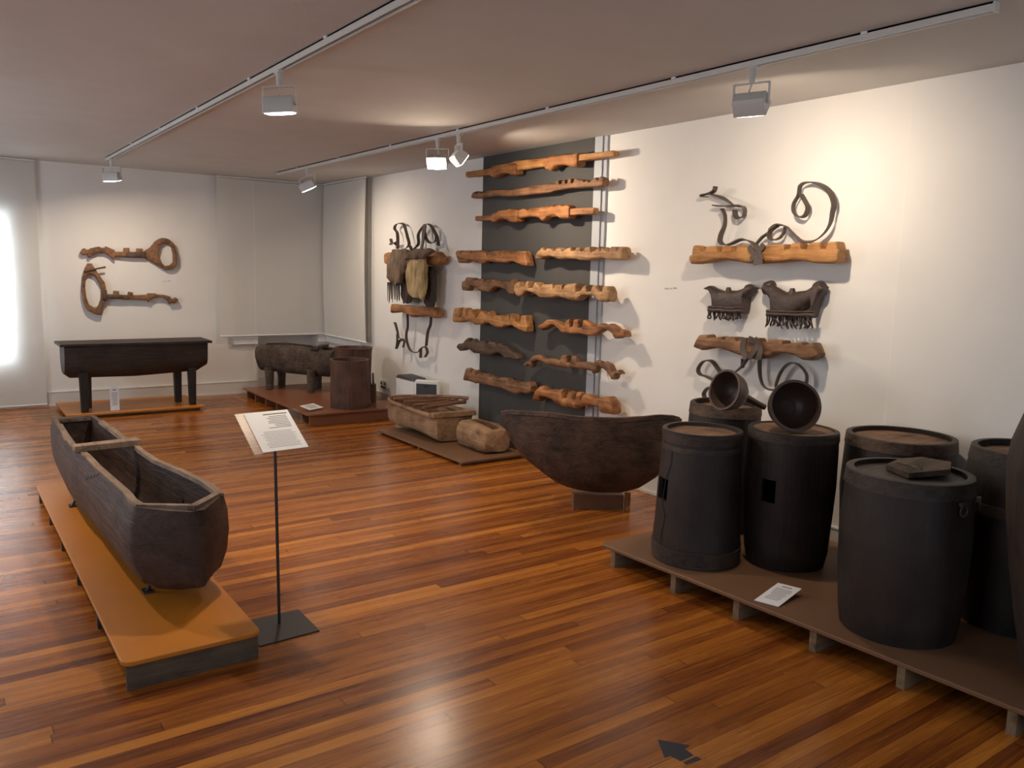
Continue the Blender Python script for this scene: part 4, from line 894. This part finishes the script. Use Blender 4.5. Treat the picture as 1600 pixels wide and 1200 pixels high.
for z, a in ((.60, -46), (.52, -44), (.45, -50), (.42, -53), (.30, -56), (.24, -48), (.20, -50), (.14, -52), (.02, -55)):
    r = lerp([(0, .216), (.05*.672, .224), (.11, .222), (.2, .215), (.4, .208), (.6, .196)], z)+.001; a = math.radians(camang(3.16, 2.75)+a)
    cr.append((b1[0]+r*math.cos(a), b1[1]+r*math.sin(a), .11+z))
MB().tube(cr, .0028, 6).out('crack', M['slot'], t1)
barrel('black barrel with a square hole in its side, standing second from the left in front', (3.51, 2.47, .11), .69, [(.190, 0), (.204, .1), (.216, .4), (.222, .6), (.218, .85), (.214, 1)], BW, hoops=[(.645, .683, .003)], lid=.005,
       hole=(camang(3.51, 2.47)-27, 9.5, .335, .46), seed=2, lidmat=M['lid_brown'], wob=.05)
barrel('black barrel mostly hidden behind the two left barrels with the tilted ladle on it', (3.70, 3.06, .11), .72, [(.20, 0), (.215, .4), (.205, .9), (.20, 1)], BW, hoops=[(.66, .715, .004)], lid=.03, seed=3, hoopmat=M['hoop_brown'], wob=.05)
barrel('dark barrel with a pale brown lid standing behind the front right barrel', (3.86, 2.10, .11), .69, [(.225, 0), (.25, .3), (.262, .6), (.25, .9), (.243, 1)], BW, hoops=[(.635, .688, .004)], lid=.022, lidmat=M['lid_brown'], seed=4, hoopmat=M['hoop_brown'])
t5 = barrel('large black barrel nearest the camera with a broken board on its lid', (3.235, 1.71, .11), .672, [(.222, 0), (.232, .1), (.246, .35), (.252, .6), (.243, .88), (.233, 1)], BW, hoops=[(.610, .670, .008)], lid=.02, lidmat=M['hoop'], seed=5, wob=.02)
barrel('dark two hooped barrel at the right edge behind the nearest barrel', (3.735, 1.465, .11), .755, [(.215, 0), (.228, .15), (.250, .5), (.245, .8), (.222, 1)], BW, hoops=[(.70, .753, .004), (.49, .535, .005)], lid=.03, lidmat=M['lid_brown'], seed=6)
t7 = thing('wooden_barrel', 'tall brownish black vessel cut off by the right edge of the photo', 'barrel', (3.26, 1.05, .11), 'dark wooden barrels on the brown platform')
MB().lathe((3.26, 1.05, .1105), [(.15, 0), (.18, .08), (.215, .25), (.245, .42), (.27, .62), (.285, .78), (.278, .88), (.245, 1.0), (.215, 1.07), (.195, 1.07), (.225, .98), (.25, .85)], 56, .03, 7).out('shell', wood('brown_black_wood', (.045, .028, .019), (.026, .017, .012), axis=2, rough=.6, bump=.6, dark=(.01, .007, .006)), t7)
# iron ring fittings on the near barrel
for da, sc_ in ((50, 1), (82, .8)):
    a = math.radians(camang(3.235, 1.71)+da); e = Vector((math.cos(a), math.sin(a), 0)); c = Vector((3.235, 1.71, .11+.585))+e*.246
    mb = MB(); u = Vector((-e.y, e.x, 0))
    mb.tube([c+e*.012+(u*math.cos(q)*.020+Vector((0, 0, 1))*(math.sin(q)*.022-.014))*sc_ for q in [k*math.pi/6 for k in range(13)]], .0035, 6).obox(c+e*.008+Vector((0, 0, .012)), u*.016*sc_, e*.008, (0, 0, .008))
    mb.out('ring_fitting', M['iron'], t5)
# broken board on the lid
t = thing('broken_board', 'greyish broken piece of board lying on the lid of the nearest barrel', 'board', (3.27, 1.69, .766))
zc = .11+.672+.012
P4 = [on(x, y, 2, .785) for x, y in ((1384, 726), (1420, 741), (1484, 741), (1486, 731), (1440, 720), (1405, 720))]
mn = min(p_.x*rt.x+p_.y*rt.y for p_ in P4); mxx = max(p_.x*rt.x+p_.y*rt.y for p_ in P4)
MB().rings([[Vector((p_.x, p_.y, .765+.024*((p_.x*rt.x+p_.y*rt.y)-mn)/(mxx-mn)+.022*z)) for p_ in P4] for z in (0, 1)]).out('board', M['log_wood'], t, jit=.006, jscale=30)
MB().tube([on(1402, 722, 2, .795), on(1420, 726, 2, .797), on(1440, 734, 2, .795)], .007, 6).out('splinter', M['hide_brown'], t, jit=.003)
MB().tube([on(1430, 721, 2, .795), on(1455, 725, 2, .797), on(1480, 735, 2, .795)], .007, 6).out('splinter', M['hide_brown'], t, jit=.003)

# ------------------------------------------------------------------ big ladles on the barrels
def ladle(label, rim_c, axis, r, hl, hdir):
    """open bowl whose mouth is centred on rim_c and faces along axis"""
    t = thing('wooden_ladle', label, 'ladle', tuple(rim_c), 'dark turned ladles on the barrels'); ax_ = Vector(axis).normalized(); c = Vector(rim_c)
    prof = [(0.001, -r*1.30), (r*.30, -r*1.26), (r*.62, -r*1.08), (r*.86, -r*.76), (r*.98, -r*.36), (r, -.02), (r*1.035, -.015), (r*1.035, 0), (r*.93, 0), (r*.90, -r*.35), (r*.78, -r*.72), (r*.5, -r*1.02), (.001, -r*1.15)]
    MB().lathe(c, prof, 40, .02, r, axis=ax_).out('bowl', M['pot'], t)
    h0 = c-ax_*r*1.08; hd = Vector(hdir).normalized()
    MB().tube([h0, h0+hd*hl*.25, h0+hd*hl*.6, h0+hd*hl], [r*.34, r*.19, r*.16, r*.15], 14).out('handle', M['pot'], t)
vw = lambda x, y, dist: CP+ray(x, y).normalized()*dist
p1 = vw(1131, 609, 4.42); p2 = vw(1243, 634, 4.22)
ladle('dark ladle tilted to the left with its handle pointing at the other ladle', p1, rt*-.84+fw*-.50+up*.20, .106, .17, rt*.87+up*-.42+fw*.25)
ladle('round dark ladle whose black mouth faces the camera, right of the tilted ladle', p2, fw*-.97+up*.12+rt*.03, .124, .10, fw*.9+up*.1+rt*.3)

# ------------------------------------------------------------------ floor arrow
t = thing('floor_arrow', 'dark arrow sticker on the wooden floor near the bottom of the photo', 'arrow', on(1060, 1175, 2, 0))
cL = lambda p: crop(940, 1100, 6.667, p)
def flat(pts): 
    q = [on(x, y, 2, 0) for x, y in cL(pts)]; return MB().rings([[Vector((a.x, a.y, z)) for a in q] for z in (.0002, .0012)])
flat([(585, 372), (915, 432), (865, 468), (955, 535), (825, 597), (715, 540), (655, 558)]).out('arrow_head', M['arrow'], t, smooth=False)
flat([(985, 548), (1040, 575), (880, 632), (850, 608)]).out('arrow_tail', M['arrow'], t, smooth=False)
